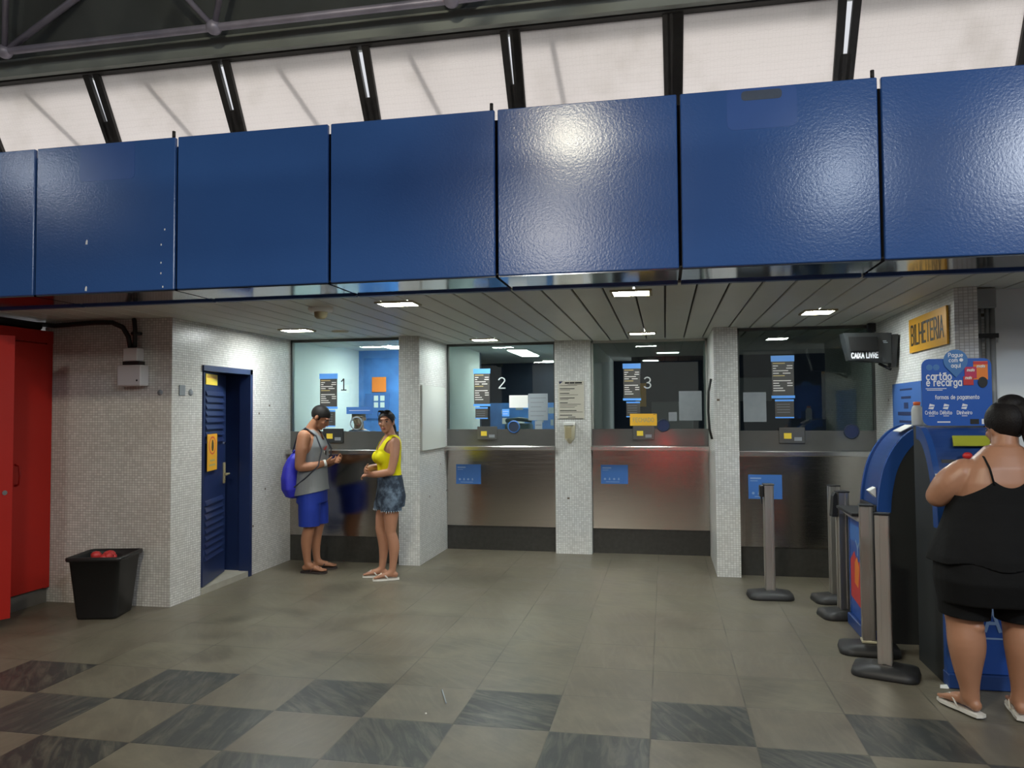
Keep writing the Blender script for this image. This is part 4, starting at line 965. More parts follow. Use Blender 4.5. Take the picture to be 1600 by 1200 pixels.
for s_, u_, wd in (('Crédito', .125, .076), ('Débito', .335, .070), ('Dinheiro', .60, .088)):
    put_text(q, s_, .030, at(u_, .805), fit=wd, extrude=.0005, pen=.16); plate(q, at(u_, .855), .032, .004, t=.001)
    plate(q, at(u_, .715), 0, 0, t=.001, outline=[(-.018, -.014), (.010, -.018), (.019, .010), (-.009, .018)])
    plate(q, at(u_, .715), 0, 0, t=.0016, mi=1, outline=[(-.015, -.006), (.014, -.001), (.014, .004), (-.015, -.001)])
plate(q, at(.30, .945), .075, .008, t=.001); plate(q, at(.91, .94), .055, .032, t=.001); plate(q, at(.74, .94), .05, .032, t=.001, mi=2)
lab(q.build('lettering', ['white_print', 'sign_blue', 'ink_black'], t), 'white lettering')
q = MB()
for u_ in (.11, .21): plate(q, at(u_, .13), 0, 0, t=.001, outline=disc(.019, 14))
q.build('pictograms', 'sign_blue_light', t)
q = MB()
plate(q, at(.845, .185), .082, .115, t=.002, mi=1); plate(q, Vector(at(.845, .075)) + Vector((0, -.0012, 0)), .082, .018, t=.002, mi=2)
plate(q, Vector(at(.70, .215)) + Vector((0, -.002, 0)), .068, .072, t=.002, mi=0); plate(q, Vector(at(.665, .335)) + Vector((0, -.003, 0)), .058, .055, t=.002, mi=2)
plate(q, Vector(at(.868, .36)) + Vector((0, -.004, 0)), 0, 0, t=.003, mi=3, outline=disc(.034, 18, .8))
for u_, v_, wd in ((.845, .12, .05), (.70, .175, .046), (.665, .29, .04)): put_text(q, 'mais', .024, Vector(at(u_, v_)) + Vector((0, -.0045, 0)), mi=4, fit=wd, extrude=.0004, shear=.2, pen=.2)
lab(q.build('card_picture', ['magenta', 'orange', 'red_card', 'ink_black', 'paper_white'], t), 'picture of red and orange cards')
t = thing('spray_bottle', 'white plastic bottle with an orange cap on the side-on kiosk', 'bottle', (1.725, 5.80, 1.492))
bp = (1.725, 5.80)
MB().lathe([(0, 1.494), (.034, 1.494), (.036, 1.502), (.036, 1.60), (.030, 1.622), (.020, 1.634), (.0, 1.634)], bp, 20).build('body', 'bottle_white', t)
MB().lathe([(.0, 1.634), (.023, 1.634), (.023, 1.658), (.0, 1.66)], bp, 18).build('cap', 'cap_orange', t)

# ------------------------------------------------------------------ barrier posts
def post(label):
    t = thing('barrier_post', label, 'barrier post', (0, 0, 0), 'retractable barrier posts')
    rings = [sq_ring(0, 0, hx, hy, z, r_, 6) for hx, hy, z, r_ in ((.185, .135, 0, .07), (.187, .137, .012, .07), (.178, .128, .045, .065), (.10, .075, .062, .05), (.075, .065, .066, .04))]
    lab(MB().loft(rings).build('base', 'black_rubber', t), 'black rubber base')
    pr = []; a = .041
    for s_ in range(4):
        an = PI / 2 * s_
        for x, y in ((-a, -a * .72), (-a * .92, -a * .95), (-.013, -a * .95), (-.013, -a * .72), (.013, -a * .72), (.013, -a * .95), (a * .92, -a * .95)):
            pr.append((x * math.cos(an) - y * math.sin(an), x * math.sin(an) + y * math.cos(an)))
    MB().prism(pr, 2, .067, .962).build('pole', ALU, t)
    MB().cbox(-.045, .045, -.045, .045, .963, .974, .003).build('cap', 'black_plastic', t)
    return t
p0 = post('slotted aluminium barrier post standing alone before the unnumbered window')
casset = MB().cbox(-.075, -.043, -.03, .03, .86, .962, .006).prism([(-.066, .86), (-.052, .86), (-.052, .80), (-.060, .80)], 1, -.012, .012).build('belt_cassette', 'black_plastic', p0)
relocate(p0, (.865, 6.95, 0), math.radians(4))
p1 = dup(p0, 'slotted aluminium barrier post farthest back of those at the kiosk'); relocate(p1, (1.385, 6.90, 0), math.radians(8))
for ch in list(p1.children):
    if ch.name.startswith('belt_cassette'): bpy.data.objects.remove(ch)
p2 = dup(p1, 'slotted aluminium barrier post with a drooping black belt end'); relocate(p2, (1.345, 6.40, 0), math.radians(10))
lab(MB().prism([(-.085, .80), (-.075, .935), (-.058, .965), (-.045, .95), (-.043, .80)], 1, -.028, .028).cbox(-.088, -.043, -.03, .03, .775, .80, .004).build('belt_end', 'black_plastic', p2), 'black belt end')
p3 = dup(p1, 'slotted aluminium barrier post second nearest, before the kiosk poster'); relocate(p3, (1.305, 5.505, 0), math.radians(-6))
lab(MB().cbox(-.046, .046, -.046, .046, .067, .082, .003).build('collar', 'cream_plastic', p3), 'pale collar at the foot')
p4 = dup(p1, 'slotted aluminium barrier post nearest the camera, at the kiosk corner'); relocate(p4, (1.292, 5.06, 0), math.radians(-20))
for o in (p1, p2, p3, p4): ROOTLOC[o.name] = Vector((0, 0, 0))

# small litter on the floor
q = MB(); q.add([(1.53, 4.86, .004), (1.575, 4.855, .004), (1.585, 4.90, .014), (1.545, 4.905, .008), (1.53, 4.86, .002), (1.575, 4.855, .002), (1.585, 4.90, .011), (1.545, 4.905, .005)], [(0, 1, 2, 3), (7, 6, 5, 4), (0, 4, 5, 1), (1, 5, 6, 2), (2, 6, 7, 3), (3, 7, 4, 0)])
tag(q.build('paper_scrap', 'paper_white', None, (1.55, 4.88, .002)), 'scrap of white paper on the floor by the kiosk foot', 'paper scrap')
q = MB().tube([(-1.285, 4.32, .004), (-1.205, 4.13, .004)], .004, 6)
tag(q.build('straw', 'paper_grey', None, (-1.25, 4.22, 0)), 'thin pale stick lying across a dark floor slab', 'stick')
q = MB().ell((-1.27, 3.97, .004), (.006, .006, .004), None, 8, 5); tag(q.build('chewing_gum', 'paper_white', None, (-1.27, 3.97, 0)), 'tiny white speck on the dark floor slab near the stick', 'litter')
# turnstile signal lamps behind the photographer (their red glow shows in the steel)
for k, (tx, lb) in enumerate(((0.0, 'middle red turnstile signal behind the photographer'), (-1.55, 'left red turnstile signal behind the photographer'), (1.0, 'right red turnstile signal behind the photographer'))):
    t = thing('turnstile_signal', lb, 'signal', (tx, -3.0, 0), 'turnstile signals')
    MB().cbox(tx - .12, tx + .12, -3.15, -3.02, 0, .95, .02).build('pedestal', STEEL, t)
    MB().lathe([(0, -3.005), (.05, -3.005), (.055, -3.02)], (tx, .80), 20, ax=1).build('lamp', 'red_indicator' if k == 0 else 'red_indicator_dim', t)

# ------------------------------------------------------------------ people: bodies grown as one surface, clothes laid over them
import numpy as np
def voxel_solid(mb, vox, smooth=6, fac=.5):
    me = mb.mesh('t', 'skin_tan'); o = bpy.data.objects.new('t', me); COL.objects.link(o)
    r = o.modifiers.new('r', 'REMESH'); r.mode = 'VOXEL'; r.voxel_size = vox
    s = o.modifiers.new('s', 'SMOOTH'); s.factor = fac; s.iterations = smooth
    dg = bpy.context.evaluated_depsgraph_get(); dg.update()
    m2 = bpy.data.meshes.new_from_object(o.evaluated_get(dg))
    vs = [v.co.copy() for v in m2.vertices]; fs = [list(p_.vertices) for p_ in m2.polygons]
    bpy.data.objects.remove(o); bpy.data.meshes.remove(me); bpy.data.meshes.remove(m2)
    return vs, fs
def clip(vs, fs, g):
    """keep the part of a surface where g(point) > 0, with a clean cut edge"""
    gv = [g(v) for v in vs]; nv = []; mp = {}; nf = []
    def vid(i):
        if ('v', i) not in mp: mp[('v', i)] = len(nv); nv.append(vs[i])
        return mp[('v', i)]
    def eid(i, j):
        k = ('e', min(i, j), max(i, j))
        if k not in mp:
            t = gv[i] / (gv[i] - gv[j]); mp[k] = len(nv); nv.append(vs[i].lerp(vs[j], t))
        return mp[k]
    for f in fs:
        out = []; n = len(f)
        for a in range(n):
            i, j = f[a], f[(a + 1) % n]
            if gv[i] > 0: out.append(vid(i))
            if (gv[i] > 0) != (gv[j] > 0): out.append(eid(i, j))
        if len(out) >= 3: nf.append(out)
    return nv, nf
def put(name, vf, mat, parent, solid=0, label=None):
    q = MB(); q.add(vf[0], vf[1], 0, True); o = q.build(name, mat, parent)
    if solid:
        m_ = o.modifiers.new('solidify', 'SOLIDIFY'); m_.thickness = solid; m_.offset = -1
    if label: lab(o, label)
    return o
class Fig:
    """local frame of a figure: r to its right, f forward, z up"""
    def __init__(s, base, ang):
        s.b = Vector(base); a = math.radians(ang); s.F = Vector((math.cos(a), math.sin(a), 0)); s.R = Vector((math.sin(a), -math.cos(a), 0)); s.U = Vector((0, 0, 1))
    def P(s, r, f, z): return s.b + s.R * r + s.F * f + s.U * z
    def D(s, r, f, z): return (s.R * r + s.F * f + s.U * z).normalized()
    def inv(s, p): d = p - s.b; return d.dot(s.R), d.dot(s.F), d.z
    def rot(s, yaw=0, pitch=0, roll=0):
        """columns: right, forward, up of a head turned by yaw (to its left), pitch (nod down)"""
        y, p_ = math.radians(yaw), math.radians(pitch)
        f = s.F * math.cos(y) - s.R * math.sin(y); r = s.R * math.cos(y) + s.F * math.sin(y)
        f2 = f * math.cos(p_) - s.U * math.sin(p_); u2 = s.U * math.cos(p_) + f * math.sin(p_)
        ro = math.radians(roll); r3 = r * math.cos(ro) + u2 * math.sin(ro); u3 = u2 * math.cos(ro) - r * math.sin(ro)
        return Matrix((r3, f2, u3)).transposed()
    def rings(s, mb, data, grow=0, n=32, ruffle=0, power=2.4):
        out = []
        for i, row in enumerate(data):
            z, f, rx, ry = row[:4]; r0 = row[4] if len(row) > 4 else 0; ru = row[5] if len(row) > 5 else 0
            ring = []
            for k in range(n):
                a = 2 * PI * k / n; c_, s_ = math.cos(a), math.sin(a)
                cx = math.copysign(abs(c_) ** (2 / power), c_); sy = math.copysign(abs(s_) ** (2 / power), s_)
                w_ = 1 + ru * math.sin(7 * a + i * .5)
                ring.append(s.P(r0 + (rx + grow) * cx * w_, f + (ry + grow) * sy * w_, z))
            out.append(ring)
        mb.loft(out); return mb
    def limb(s, mb, pts, rad, sq=1.0, seg=16, hint=None):
        P = [s.P(*q) for q in pts]
        if len(P) > 2:      # round the joints off
            Q = [P[0]] + P + [P[-1]]; K = [rad[0]] + list(rad) + [rad[-1]]; np_, nr = [], []
            for i in range(1, len(Q) - 2):
                for t in (0, .25, .5, .75):
                    f = lambda a, b, c, d: .5 * (2 * b + (c - a) * t + (2 * a - 5 * b + 4 * c - d) * t * t + (3 * b - a - 3 * c + d) * t ** 3)
                    np_.append(f(*Q[i - 1:i + 3])); nr.append(f(*K[i - 1:i + 3]))
            P, rad = np_ + [P[-1]], nr + [rad[-1]]
        mb.tube(P, rad, seg, sq=sq, hint=hint)
        mb.ell(P[0], (rad[0] * .98,) * 3, None, 12, 8); mb.ell(P[-1], (rad[-1] * .98,) * 3, None, 12, 8); return mb
    def head(s, mb, c, H, k=1.0, fem=False):
        c = Vector(c); E = lambda x, y, z, r: mb.ell(c + H @ Vector((x, y, z)) * k, tuple(q * k for q in r), H, 18, 12)
        E(0, -.012, .028, (.074, .096, .088)); E(0, .028, -.02, (.061, .064, .078)); E(0, .040, -.066, (.046 if fem else .052, .044, .040)); E(0, .060, -.090, (.024 if fem else .030, .026, .022))
        E(0, .078, .028, (.050, .018, .016)); E(.034, .070, -.018, (.022, .020, .020)); E(-.034, .070, -.018, (.022, .020, .020))
        mb.tube([c + H @ Vector((0, .090, .018)) * k, c + H @ Vector((0, .104, -.012)) * k, c + H @ Vector((0, .108, -.026)) * k, c + H @ Vector((0, .092, -.036)) * k], [.008 * k, .011 * k, .015 * k, .012 * k], 10)
        E(0, .086, -.056, (.023, .012, .007)); E(0, .084, -.067, (.020, .012, .008))
        for q in (-1, 1): E(q * .075, -.008, -.004, (.010, .020, .032))
    def face(s, root, c, H, k=1.0):
        c = Vector(c); W = lambda x, y, z: c + H @ Vector((x, y, z)) * k
        for q in (-1, 1):
            e = lab(MB().ell(W(q * .031, .081, .006), (.0125 * k, .008 * k, .0075 * k), H, 12, 8).build('eye', 'eye_white', root), 'white of the eye')
            MB().ell(W(q * .031, .0875, .006), (.0062 * k, .003 * k, .0065 * k), H, 10, 6).build('iris', 'eye_dark', e)
            MB().tube([W(q * .016, .098, .026), W(q * .032, .096, .031), W(q * .048, .084, .025)], [.0035 * k, .0045 * k, .0025 * k], 6).build('eyebrow', 'hair_black', root)
        MB().ell(W(0, .0955, -.057), (.022 * k, .006 * k, .0048 * k), H, 12, 6).ell(W(0, .0935, -.0665), (.018 * k, .006 * k, .0052 * k), H, 12, 6).build('mouth', 'lip', root)
    def hand(s, mb, wrist, d, nrm, th, curl=(.3, .4, .3), k=1.0, spread=.06):
        w_ = Vector(wrist); d = d.normalized(); nrm = (nrm - d * nrm.dot(d)).normalized(); sd = d.cross(nrm)
        if sd.dot(th) < 0: sd = -sd
        rot_ = Matrix((sd, nrm, d)).transposed()
        mb.ell(w_ + d * .045 * k, (.039 * k, .016 * k, .054 * k), rot_, 14, 10)
        for i, ln in enumerate((.070, .078, .073, .058)):
            off = .0315 - .021 * i; p_ = w_ + d * (.078 - .004 * abs(i - 1.2)) * k + sd * off * k
            dd = (d + sd * spread * (1.5 - i)).normalized(); pts = [p_ - dd * .02 * k, p_]; a = 0
            for part_, cu in zip((.45, .31, .24), curl):
                a += cu + .05 * i
                v = dd * math.cos(a) + nrm * math.sin(a); p_ = p_ + v * ln * part_ * k; pts.append(p_.copy())
            mb.tube(pts, [.0088 * k, .0086 * k, .008 * k, .0074 * k, .0062 * k], 10); mb.ell(pts[-1], (.006 * k,) * 3, None, 8, 6)
        p_ = w_ + d * .022 * k + sd * .028 * k; q = p_ + (sd * .62 + d * .70 + nrm * .25).normalized() * .044 * k; e = q + (sd * .25 + d * .9 + nrm * .40).normalized() * .030 * k
        mb.tube([p_, q, e], [.0125 * k, .0098 * k, .0075 * k], 10); mb.ell(e, (.0072 * k,) * 3, None, 8, 6)
    def foot(s, mb, r, f, ang, z0, k=1.0, lift=0):
        """foot resting at height z0 with its heel under (r, f); ang turns the toes to the figure's right"""
        a = math.radians(ang); fw = s.F * math.cos(a) + s.R * math.sin(a); sd = s.R * math.cos(a) - s.F * math.sin(a); h = s.P(r, f, z0)
        W = lambda x, y, z: h + sd * x * k + fw * y * k + s.U * z * k
        mb.ell(W(0, -.028, .032), (.031 * k, .034 * k, .031 * k), Matrix((sd, fw, s.U)).transposed(), 14, 10)
        mb.tube([W(0, -.03, .034), W(0, .03, .042), W(0, .09, .033), W(0, .145, .019), W(0, .165, .015)], [.030 * k, .033 * k, .040 * k, .042 * k, .034 * k], 14, sq=[1, 1, .72, .42, .38], hint=sd)
        mb.tube([W(0, -.005, .10), W(0, .01, .06), W(0, .04, .04)], [.034 * k, .038 * k, .036 * k], 12)
        for i, (x, y, rr) in enumerate(((-.026, .188, .0125), (-.008, .190, .009), (.008, .184, .0085), (.021, .174, .008), (.033, .162, .0075))):
            mb.tube([W(x * .8, .145, .016), W(x, y, .011)], [rr * k * 1.1, rr * k], 8); mb.ell(W(x, y, .011), (rr * k,) * 3, None, 8, 6)
        return W
    def sandal(s, label, W, sole, strap, k=1.0, flip=1):
        """sole under the foot frame W and a forked toe strap"""
        out = [(-.028, -.066), (.0, -.074), (.028, -.066), (.034, -.02), (.036, .05), (.047, .11), (.046, .155), (.030, .192), (0, .206), (-.028, .202), (-.044, .16), (-.044, .10), (-.035, .04), (-.034, -.02)]
        t = thing('flip_flop', label, 'flip-flop', tuple(W(0, .06, -.018)), None)
        q = MB(); n = len(out); vs = [W(x, y, -.019 / k) for x, y in out] + [W(x, y, -.003 / k) for x, y in out]
        q.add(vs, [list(range(n))[::-1], list(range(n, 2 * n))] + [[i, (i + 1) % n, n + (i + 1) % n, n + i] for i in range(n)]); q.build('sole', sole, t)
        q = MB()
        for x in (-.038, .040): q.tube([W(x, .045, -.004), W(x * .93, .075, .030), W(x * .5, .115, .046), W(-.012, .148, .030), W(-.014, .158, .004)], [.006, .007, .007, .006, .005], 8, sq=.6)
        q.build('strap', strap, t); return t

# ---- man in grey tank top and blue shorts
g = Fig((-3.55, 7.32, 0), 6)
t = thing('person', 'man in grey tank top and blue shorts looking down at his hands', 'person', tuple(g.b))
b_ = MB()
TOR = [(.78, 0, .15, .11), (.86, 0, .168, .118), (.95, .0, .160, .112), (1.05, .005, .155, .112), (1.16, .01, .166, .118), (1.27, .006, .180, .118), (1.35, -.008, .172, .100), (1.405, -.018, .135, .080), (1.44, -.02, .085, .065)]
g.rings(b_, TOR)
HC = g.P(.0, .085, 1.565); HM = g.rot(-4, 34)
b_.tube([g.P(0, -.03, 1.40), g.P(0, .005, 1.47), g.P(0, .06, 1.54)], [.066, .058, .056], 16)
g.head(b_, HC, HM)
arms = {1: [(.185, -.02, 1.375), (.215, -.035, 1.24), (.225, -.05, 1.075), (.175, .05, 1.075), (.10, .165, 1.105)], -1: [(-.185, -.02, 1.375), (-.215, -.0, 1.24), (-.225, .01, 1.085), (-.16, .11, 1.09), (-.07, .215, 1.115)]}
for sd in (1, -1):
    A = arms[sd]
    g.limb(b_, A[:3], [.068, .060, .048]); g.limb(b_, A[2:], [.048, .045, .030])
    b_.ell(g.P(A[1][0] + .004 * sd, A[1][1] + .012, A[1][2] + .02), (.055, .05, .07), None, 14, 10)
    d = g.P(*A[4]) - g.P(*A[3])
    g.hand(b_, g.P(*A[4]), d + g.F * .05, g.D(-.55 * sd, .1, .75 if sd == 1 else .3), g.D(-.3 * sd, .3, .8), (.35, .55, .4), .98)
legs = {1: (.095, -.01, 8), -1: (-.095, .02, -14)}
feetW = {}
for sd in (1, -1):
    r, f, an = legs[sd]
    g.limb(b_, [(.085 * sd, 0, .84), (.095 * sd, f * .5 + .02, .64), (r, f + .02, .47)], [.088, .074, .056])
    g.limb(b_, [(r, f + .02, .47), (r, f - .012, .34), (r, f - .012, .20), (r, f, .09)], [.055, .058, .043, .035])
    feetW[sd] = g.foot(b_, r, f, an, .022)
put('body', voxel_solid(b_, .0062), 'skin_tan', t)
g.face(t, HC, HM)
hb_ = MB(); hb_.ell(HC + HM @ Vector((0, -.014, .030)), (.081, .103, .094), HM, 24, 16)
def gh(p_):
    x, y, z = HM.transposed() @ (p_ - HC); return z - (.000 + .55 * y - (.03 if abs(x) > .058 and 0 < y < .028 else 0) + .003 * math.sin(90 * x) * math.sin(70 * y))
put('hair', clip(*voxel_solid(hb_, .006, 2), gh), 'hair_black', t)
sh = MB(); g.rings(sh, [(.70, -.005, .208, .166), (.80, .0, .206, .166), (.88, .0, .194, .152)] + [(z, f, rx + .018, ry + .024) for z, f, rx, ry in TOR[3:]], 0)
for sd in (1, -1): sh.tube([g.P(.10 * sd, -.025, 1.425), g.P(.165 * sd, -.02, 1.385)], [.045, .05], 12)
def gs(p_):
    r, f, z = g.inv(p_)
    a = z - (.775 + .20 * (f + .12))
    a = min(a, max(.128 - abs(r), (math.sqrt(((f + .012) / .082) ** 2 + ((z - 1.34) / .145) ** 2) - 1) * .08))
    nk = (r / .085) ** 2 + ((z - 1.47) / (.135 if f > 0 else .075)) ** 2 - 1
    return min(a, nk * .08)
put('tank_top', clip(*voxel_solid(sh, .0075, 5), gs), 'shirt_grey', t, .004, 'grey sleeveless top')
so = MB(); g.rings(so, [(.70, 0, .195, .145), (.80, 0, .192, .14), (.90, 0, .18, .132)])
for sd in (1, -1):
    r, f, an = legs[sd]
    so.tube([g.P(.092 * sd, .0, .82), g.P(.10 * sd, f * .5 + .012, .64), g.P(r + .008 * sd, f * .8 + .015, .42)], [.105, .110, .102], 22)
put('shorts', clip(*voxel_solid(so, .0075, 5), lambda p_: min(g.inv(p_)[2] - .475, .89 - g.inv(p_)[2])), 'shorts_blue', t, .004, 'bright blue knee shorts')
wd_ = g.P(*arms[1][4]); dd = (g.P(*arms[1][4]) - g.P(*arms[1][3])).normalized()
lab(MB().tube([wd_ - dd * .012, wd_ + dd * .012], .034, 16).build('wristband', 'paper_white', t), 'white wristband')
q = MB()   # print on the chest
for (x, z, mi, ol) in ((.055, 1.245, 0, [(-.032, .0), (0, -.014), (.024, .012), (.030, .036), (0, .022)]), (.05, 1.205, 1, [(-.016, .018), (.018, .022), (.012, -.026), (-.004, -.018)]), (.075, 1.215, 2, [(-.010, .012), (.012, .010), (.006, -.014)])):
    plate(q, g.P(x, .166 - (x * .20), z), 0, 0, g.D(.28, 1, .0), .002, mi, outline=ol)
lab(q.build('chest_print', ['print_red', 'ink_black', 'paper_white'], t), 'small red and black print')
tops = thing('drawstring_bag', 'bright blue drawstring bag slung on the back of the man in grey', 'bag', tuple(g.P(0, -.24, .75)))
bb = MB(); ringsb = []
for z, rx, ry, f in ((.745, .05, .03, -.195), (.765, .115, .060, -.20), (.84, .145, .085, -.215), (.95, .14, .085, -.222), (1.06, .115, .075, -.215), (1.15, .08, .055, -.195), (1.20, .042, .033, -.175), (1.235, .055, .03, -.165)):
    ringsb.append((z, f + .02, rx, ry, .05, .035))
g.rings(bb, ringsb, 0, 40); put('sack', voxel_solid(bb, .008, 2), 'bag_blue', tops)
for sd in (1, -1):
    MB().tube([g.P(.03 * sd + .02, -.19, 1.215), g.P(.10 * sd, -.115, 1.40), g.P(.118 * sd, -.03, 1.462), g.P(.125 * sd, .085, 1.38), g.P(.145 * sd, .150, 1.24), g.P(.178 * sd, .125, 1.08), g.P(.196 * sd, .0, .96), g.P(.15 * sd, -.14, .86), g.P(.10 * sd, -.205, .78)], .007, 8).build('cord', 'strap_dark', tops)
g.sandal('dark flip-flop on the near foot of the man in grey', feetW[1], 'sandal_dark', 'sandal_red')
g.sandal('dark flip-flop on the far foot of the man in grey', feetW[-1], 'sandal_dark', 'sandal_dark')

# ---- woman in yellow top and denim shorts
g = Fig((-2.645, 7.13, 0), 214)
t = thing('person', 'woman in yellow top and denim shorts with arms folded, facing the camera', 'person', tuple(g.b))
b_ = MB()
TOR = [(.76, -.005, .150, .115), (.84, -.012, .168, .125), (.92, -.008, .158, .115), (1.00, .0, .132, .100), (1.08, .006, .128, .098), (1.17, .014, .145, .108), (1.26, .008, .152, .105), (1.32, -.006, .150, .088), (1.365, -.014, .110, .068), (1.395, -.012, .070, .055)]
g.rings(b_, TOR)
for sd in (1, -1): b_.ell(g.P(.068 * sd, .088, 1.175), (.062, .062, .062), None, 16, 12)
HC = g.P(-.005, .035, 1.515); HM = g.rot(60, 0, -3)
b_.tube([g.P(0, -.015, 1.36), g.P(0, .0, 1.42), g.P(0, .02, 1.48)], [.056, .049, .050], 16)
g.head(b_, HC, HM, .95, True)
arms = {-1: [(-.160, -.015, 1.325), (-.192, .0, 1.19), (-.195, .035, 1.045), (-.10, .15, 1.02), (.01, .205, 1.01)], 1: [(.160, -.015, 1.325), (.192, .01, 1.19), (.195, .05, 1.07), (.09, .165, 1.065), (-.02, .225, 1.065)]}
for sd in (1, -1):
    A = arms[sd]
    g.limb(b_, A[:3], [.050, .044, .037]); g.limb(b_, A[2:], [.037, .035, .025])
    d = g.P(*A[4]) - g.P(*A[3])
    g.hand(b_, g.P(*A[4]), d, g.D(0, -1, -.15) if sd == 1 else g.D(0, -.6, -.8), g.D(0, .1, 1), (.25, .5, .45), .92)
legs = {1: (.085, .055, 18), -1: (-.085, -.005, 8)}
feetW = {}
for sd in (1, -1):
    r, f, an = legs[sd]
    g.limb(b_, [(.080 * sd, -.005, .82), (.086 * sd, f * .5 + .012, .64), (r * .95, f + .016, .46)], [.092, .076, .052])
    g.limb(b_, [(r * .95, f + .016, .46), (r, f - .016, .33), (r, f - .012, .20), (r, f, .09)], [.050, .054, .040, .032])
    feetW[sd] = g.foot(b_, r, f, an, .022, .92)
put('body', voxel_solid(b_, .0058), 'skin_woman', t)
g.face(t, HC, HM, .95)
hb_ = MB(); hb_.ell(HC + HM @ Vector((0, -.014, .028)), (.079, .102, .092), HM, 24, 16)
def gh(p_):
    x, y, z = HM.transposed() @ (p_ - HC); return z - (.004 + .72 * y - 6.0 * x * x)
vf = clip(*voxel_solid(hb_, .0055, 2), gh)
hair = put('hair', vf, 'hair_black', t)
W = lambda x, y, z: HC + HM @ Vector((x, y, z))
pt = MB(); pt.tube([W(0, -.085, .03), W(.0, -.125, .02), W(-.01, -.140, -.06), W(-.015, -.135, -.16), W(-.02, -.125, -.26), W(-.02, -.12, -.34), W(-.02, -.115, -.40)], [.03, .040, .046, .045, .040, .030, .008], 14)
vv = voxel_solid(pt, .008, 3); q = MB(); q.add(vv[0], vv[1], 0, True); lab(q.build('ponytail', 'hair_black', t), 'long dark ponytail')
q = MB()
for sd in (1, -1):
    q.ell(W(.033 * sd, .052, .108), (.030, .022, .006), HM @ Matrix.Rotation(.5, 3, 'X'), 14, 6)
    q.tube([W(.06 * sd, .050, .105), W(.080 * sd, .0, .07), W(.082 * sd, -.05, .03)], .003, 6)
q.tube([W(-.01, .06, .112), W(.01, .06, .112)], .003, 6)
tag(q.build('sunglasses', 'glasses_dark', None, tuple(W(0, .05, .1))), 'dark sunglasses pushed up on the hair of the woman in yellow', 'sunglasses')
sh = MB(); g.rings(sh, [(.95, .0, .150, .115), (1.0, .0, .145, .110)] + [(z, f, rx + .010, ry + .010) for z, f, rx, ry in TOR[4:]])
for sd in (1, -1):
    sh.ell(g.P(.068 * sd, .092, 1.175), (.068, .067, .068), None, 18, 14)
    sh.tube([g.P(.085 * sd, -.018, 1.365), g.P(.13 * sd, -.012, 1.345)], [.030, .032], 12)
def gs(p_):
    r, f, z = g.inv(p_)
    a = z - (.985 + .01 * math.sin(r * 40))
    if z > 1.19: a = min(a, .126 + max(0, 1.25 - z) * .9 - abs(r))
    nk = (r / .082) ** 2 + ((z - 1.41) / (.17 if f > 0 else .10)) ** 2 - 1
    return min(a, nk * .07)
put('tank_top', clip(*voxel_solid(sh, .0065, 4), gs), 'top_yellow', t, .003, 'bright yellow tank top')
so = MB(); g.rings(so, [(.70, -.008, .172, .132), (.80, -.012, .180, .138), (.90, -.008, .166, .124), (1.02, .0, .146, .112)])
for sd in (1, -1):
    r, f, an = legs[sd]; so.tube([g.P(.084 * sd, -.005, .84), g.P(.09 * sd, f * .4 + .01, .70), g.P(.096 * sd, f * .6 + .01, .60)], [.102, .104, .100], 22)
put('shorts', clip(*voxel_solid(so, .007, 3), lambda p_: min(g.inv(p_)[2] - .665, 1.005 - g.inv(p_)[2])), 'denim', t, .005, 'washed denim shorts')
q = MB(); random.seed(11)
for sd in (1, -1):
    r, f, an = legs[sd]; cx_, cf = .095 * sd, f * .5 + .01
    for k in range(26):
        a = 2 * PI * k / 26; rr = .099
        q.tube([g.P(cx_ + rr * math.cos(a), cf + rr * math.sin(a), .672), g.P(cx_ + (rr + .002) * math.cos(a), cf + (rr + .002) * math.sin(a), .672 - random.uniform(.008, .024))], .003, 5)
lab(q.build('frayed_hem', 'denim_fray', t), 'frayed pale hem')
g.sandal('white flip-flop on the rear foot of the woman in yellow', feetW[1], 'sandal_white', 'sandal_white', .92)
g.sandal('white flip-flop on the foot nearer the camera of the woman in yellow', feetW[-1], 'sandal_white', 'sandal_white', .92)

# ---- woman in black at the kiosk, seen from behind
g = Fig((1.675, 4.47, 0), 90)
t = thing('person', 'woman in black camisole and shorts seen from behind at the kiosk', 'person', tuple(g.b))
b_ = MB()
TOR = [(.66, -.01, .225, .165, -.01), (.78, -.02, .255, .195, 0), (.90, -.005, .245, .185, .02), (1.02, .0, .225, .165, .03), (1.12, .0, .215, .150, .035), (1.22, -.005, .208, .138, .04), (1.30, -.01, .180, .115, .05), (1.36, -.008, .128, .090, .06), (1.41, .0, .085, .072, .07)]
g.rings(b_, TOR)
HC = g.P(.092, .040, 1.498); HM = g.rot(18, 10)
b_.tube([g.P(.065, -.005, 1.35), g.P(.078, .005, 1.41), g.P(.088, .02, 1.46)], [.078, .066, .062], 16)
g.head(b_, HC, HM, 1.0, True)
arms = {-1: [(-.12, .0, 1.268), (-.19, .015, 1.205), (-.235, .05, 1.140), (-.20, .17, 1.125), (-.12, .28, 1.15)], 1: [(.235, .0, 1.255), (.295, .015, 1.18), (.325, .06, 1.10), (.28, .18, 1.10), (.22, .29, 1.14)]}
for sd in (1, -1):
    A = arms[sd]
    g.limb(b_, A[:3], [.078, .080, .064]); g.limb(b_, A[2:], [.062, .054, .034])
    d = g.P(*A[4]) - g.P(*A[3]); g.hand(b_, g.P(*A[4]), d, g.D(-.5 * sd, .3, -.7), g.D(-1 * sd, .1, .2), (.25, .35, .3), .95)
legs = {1: (.130, .0, 12), -1: (-.140, .0, -24)}
feetW = {}
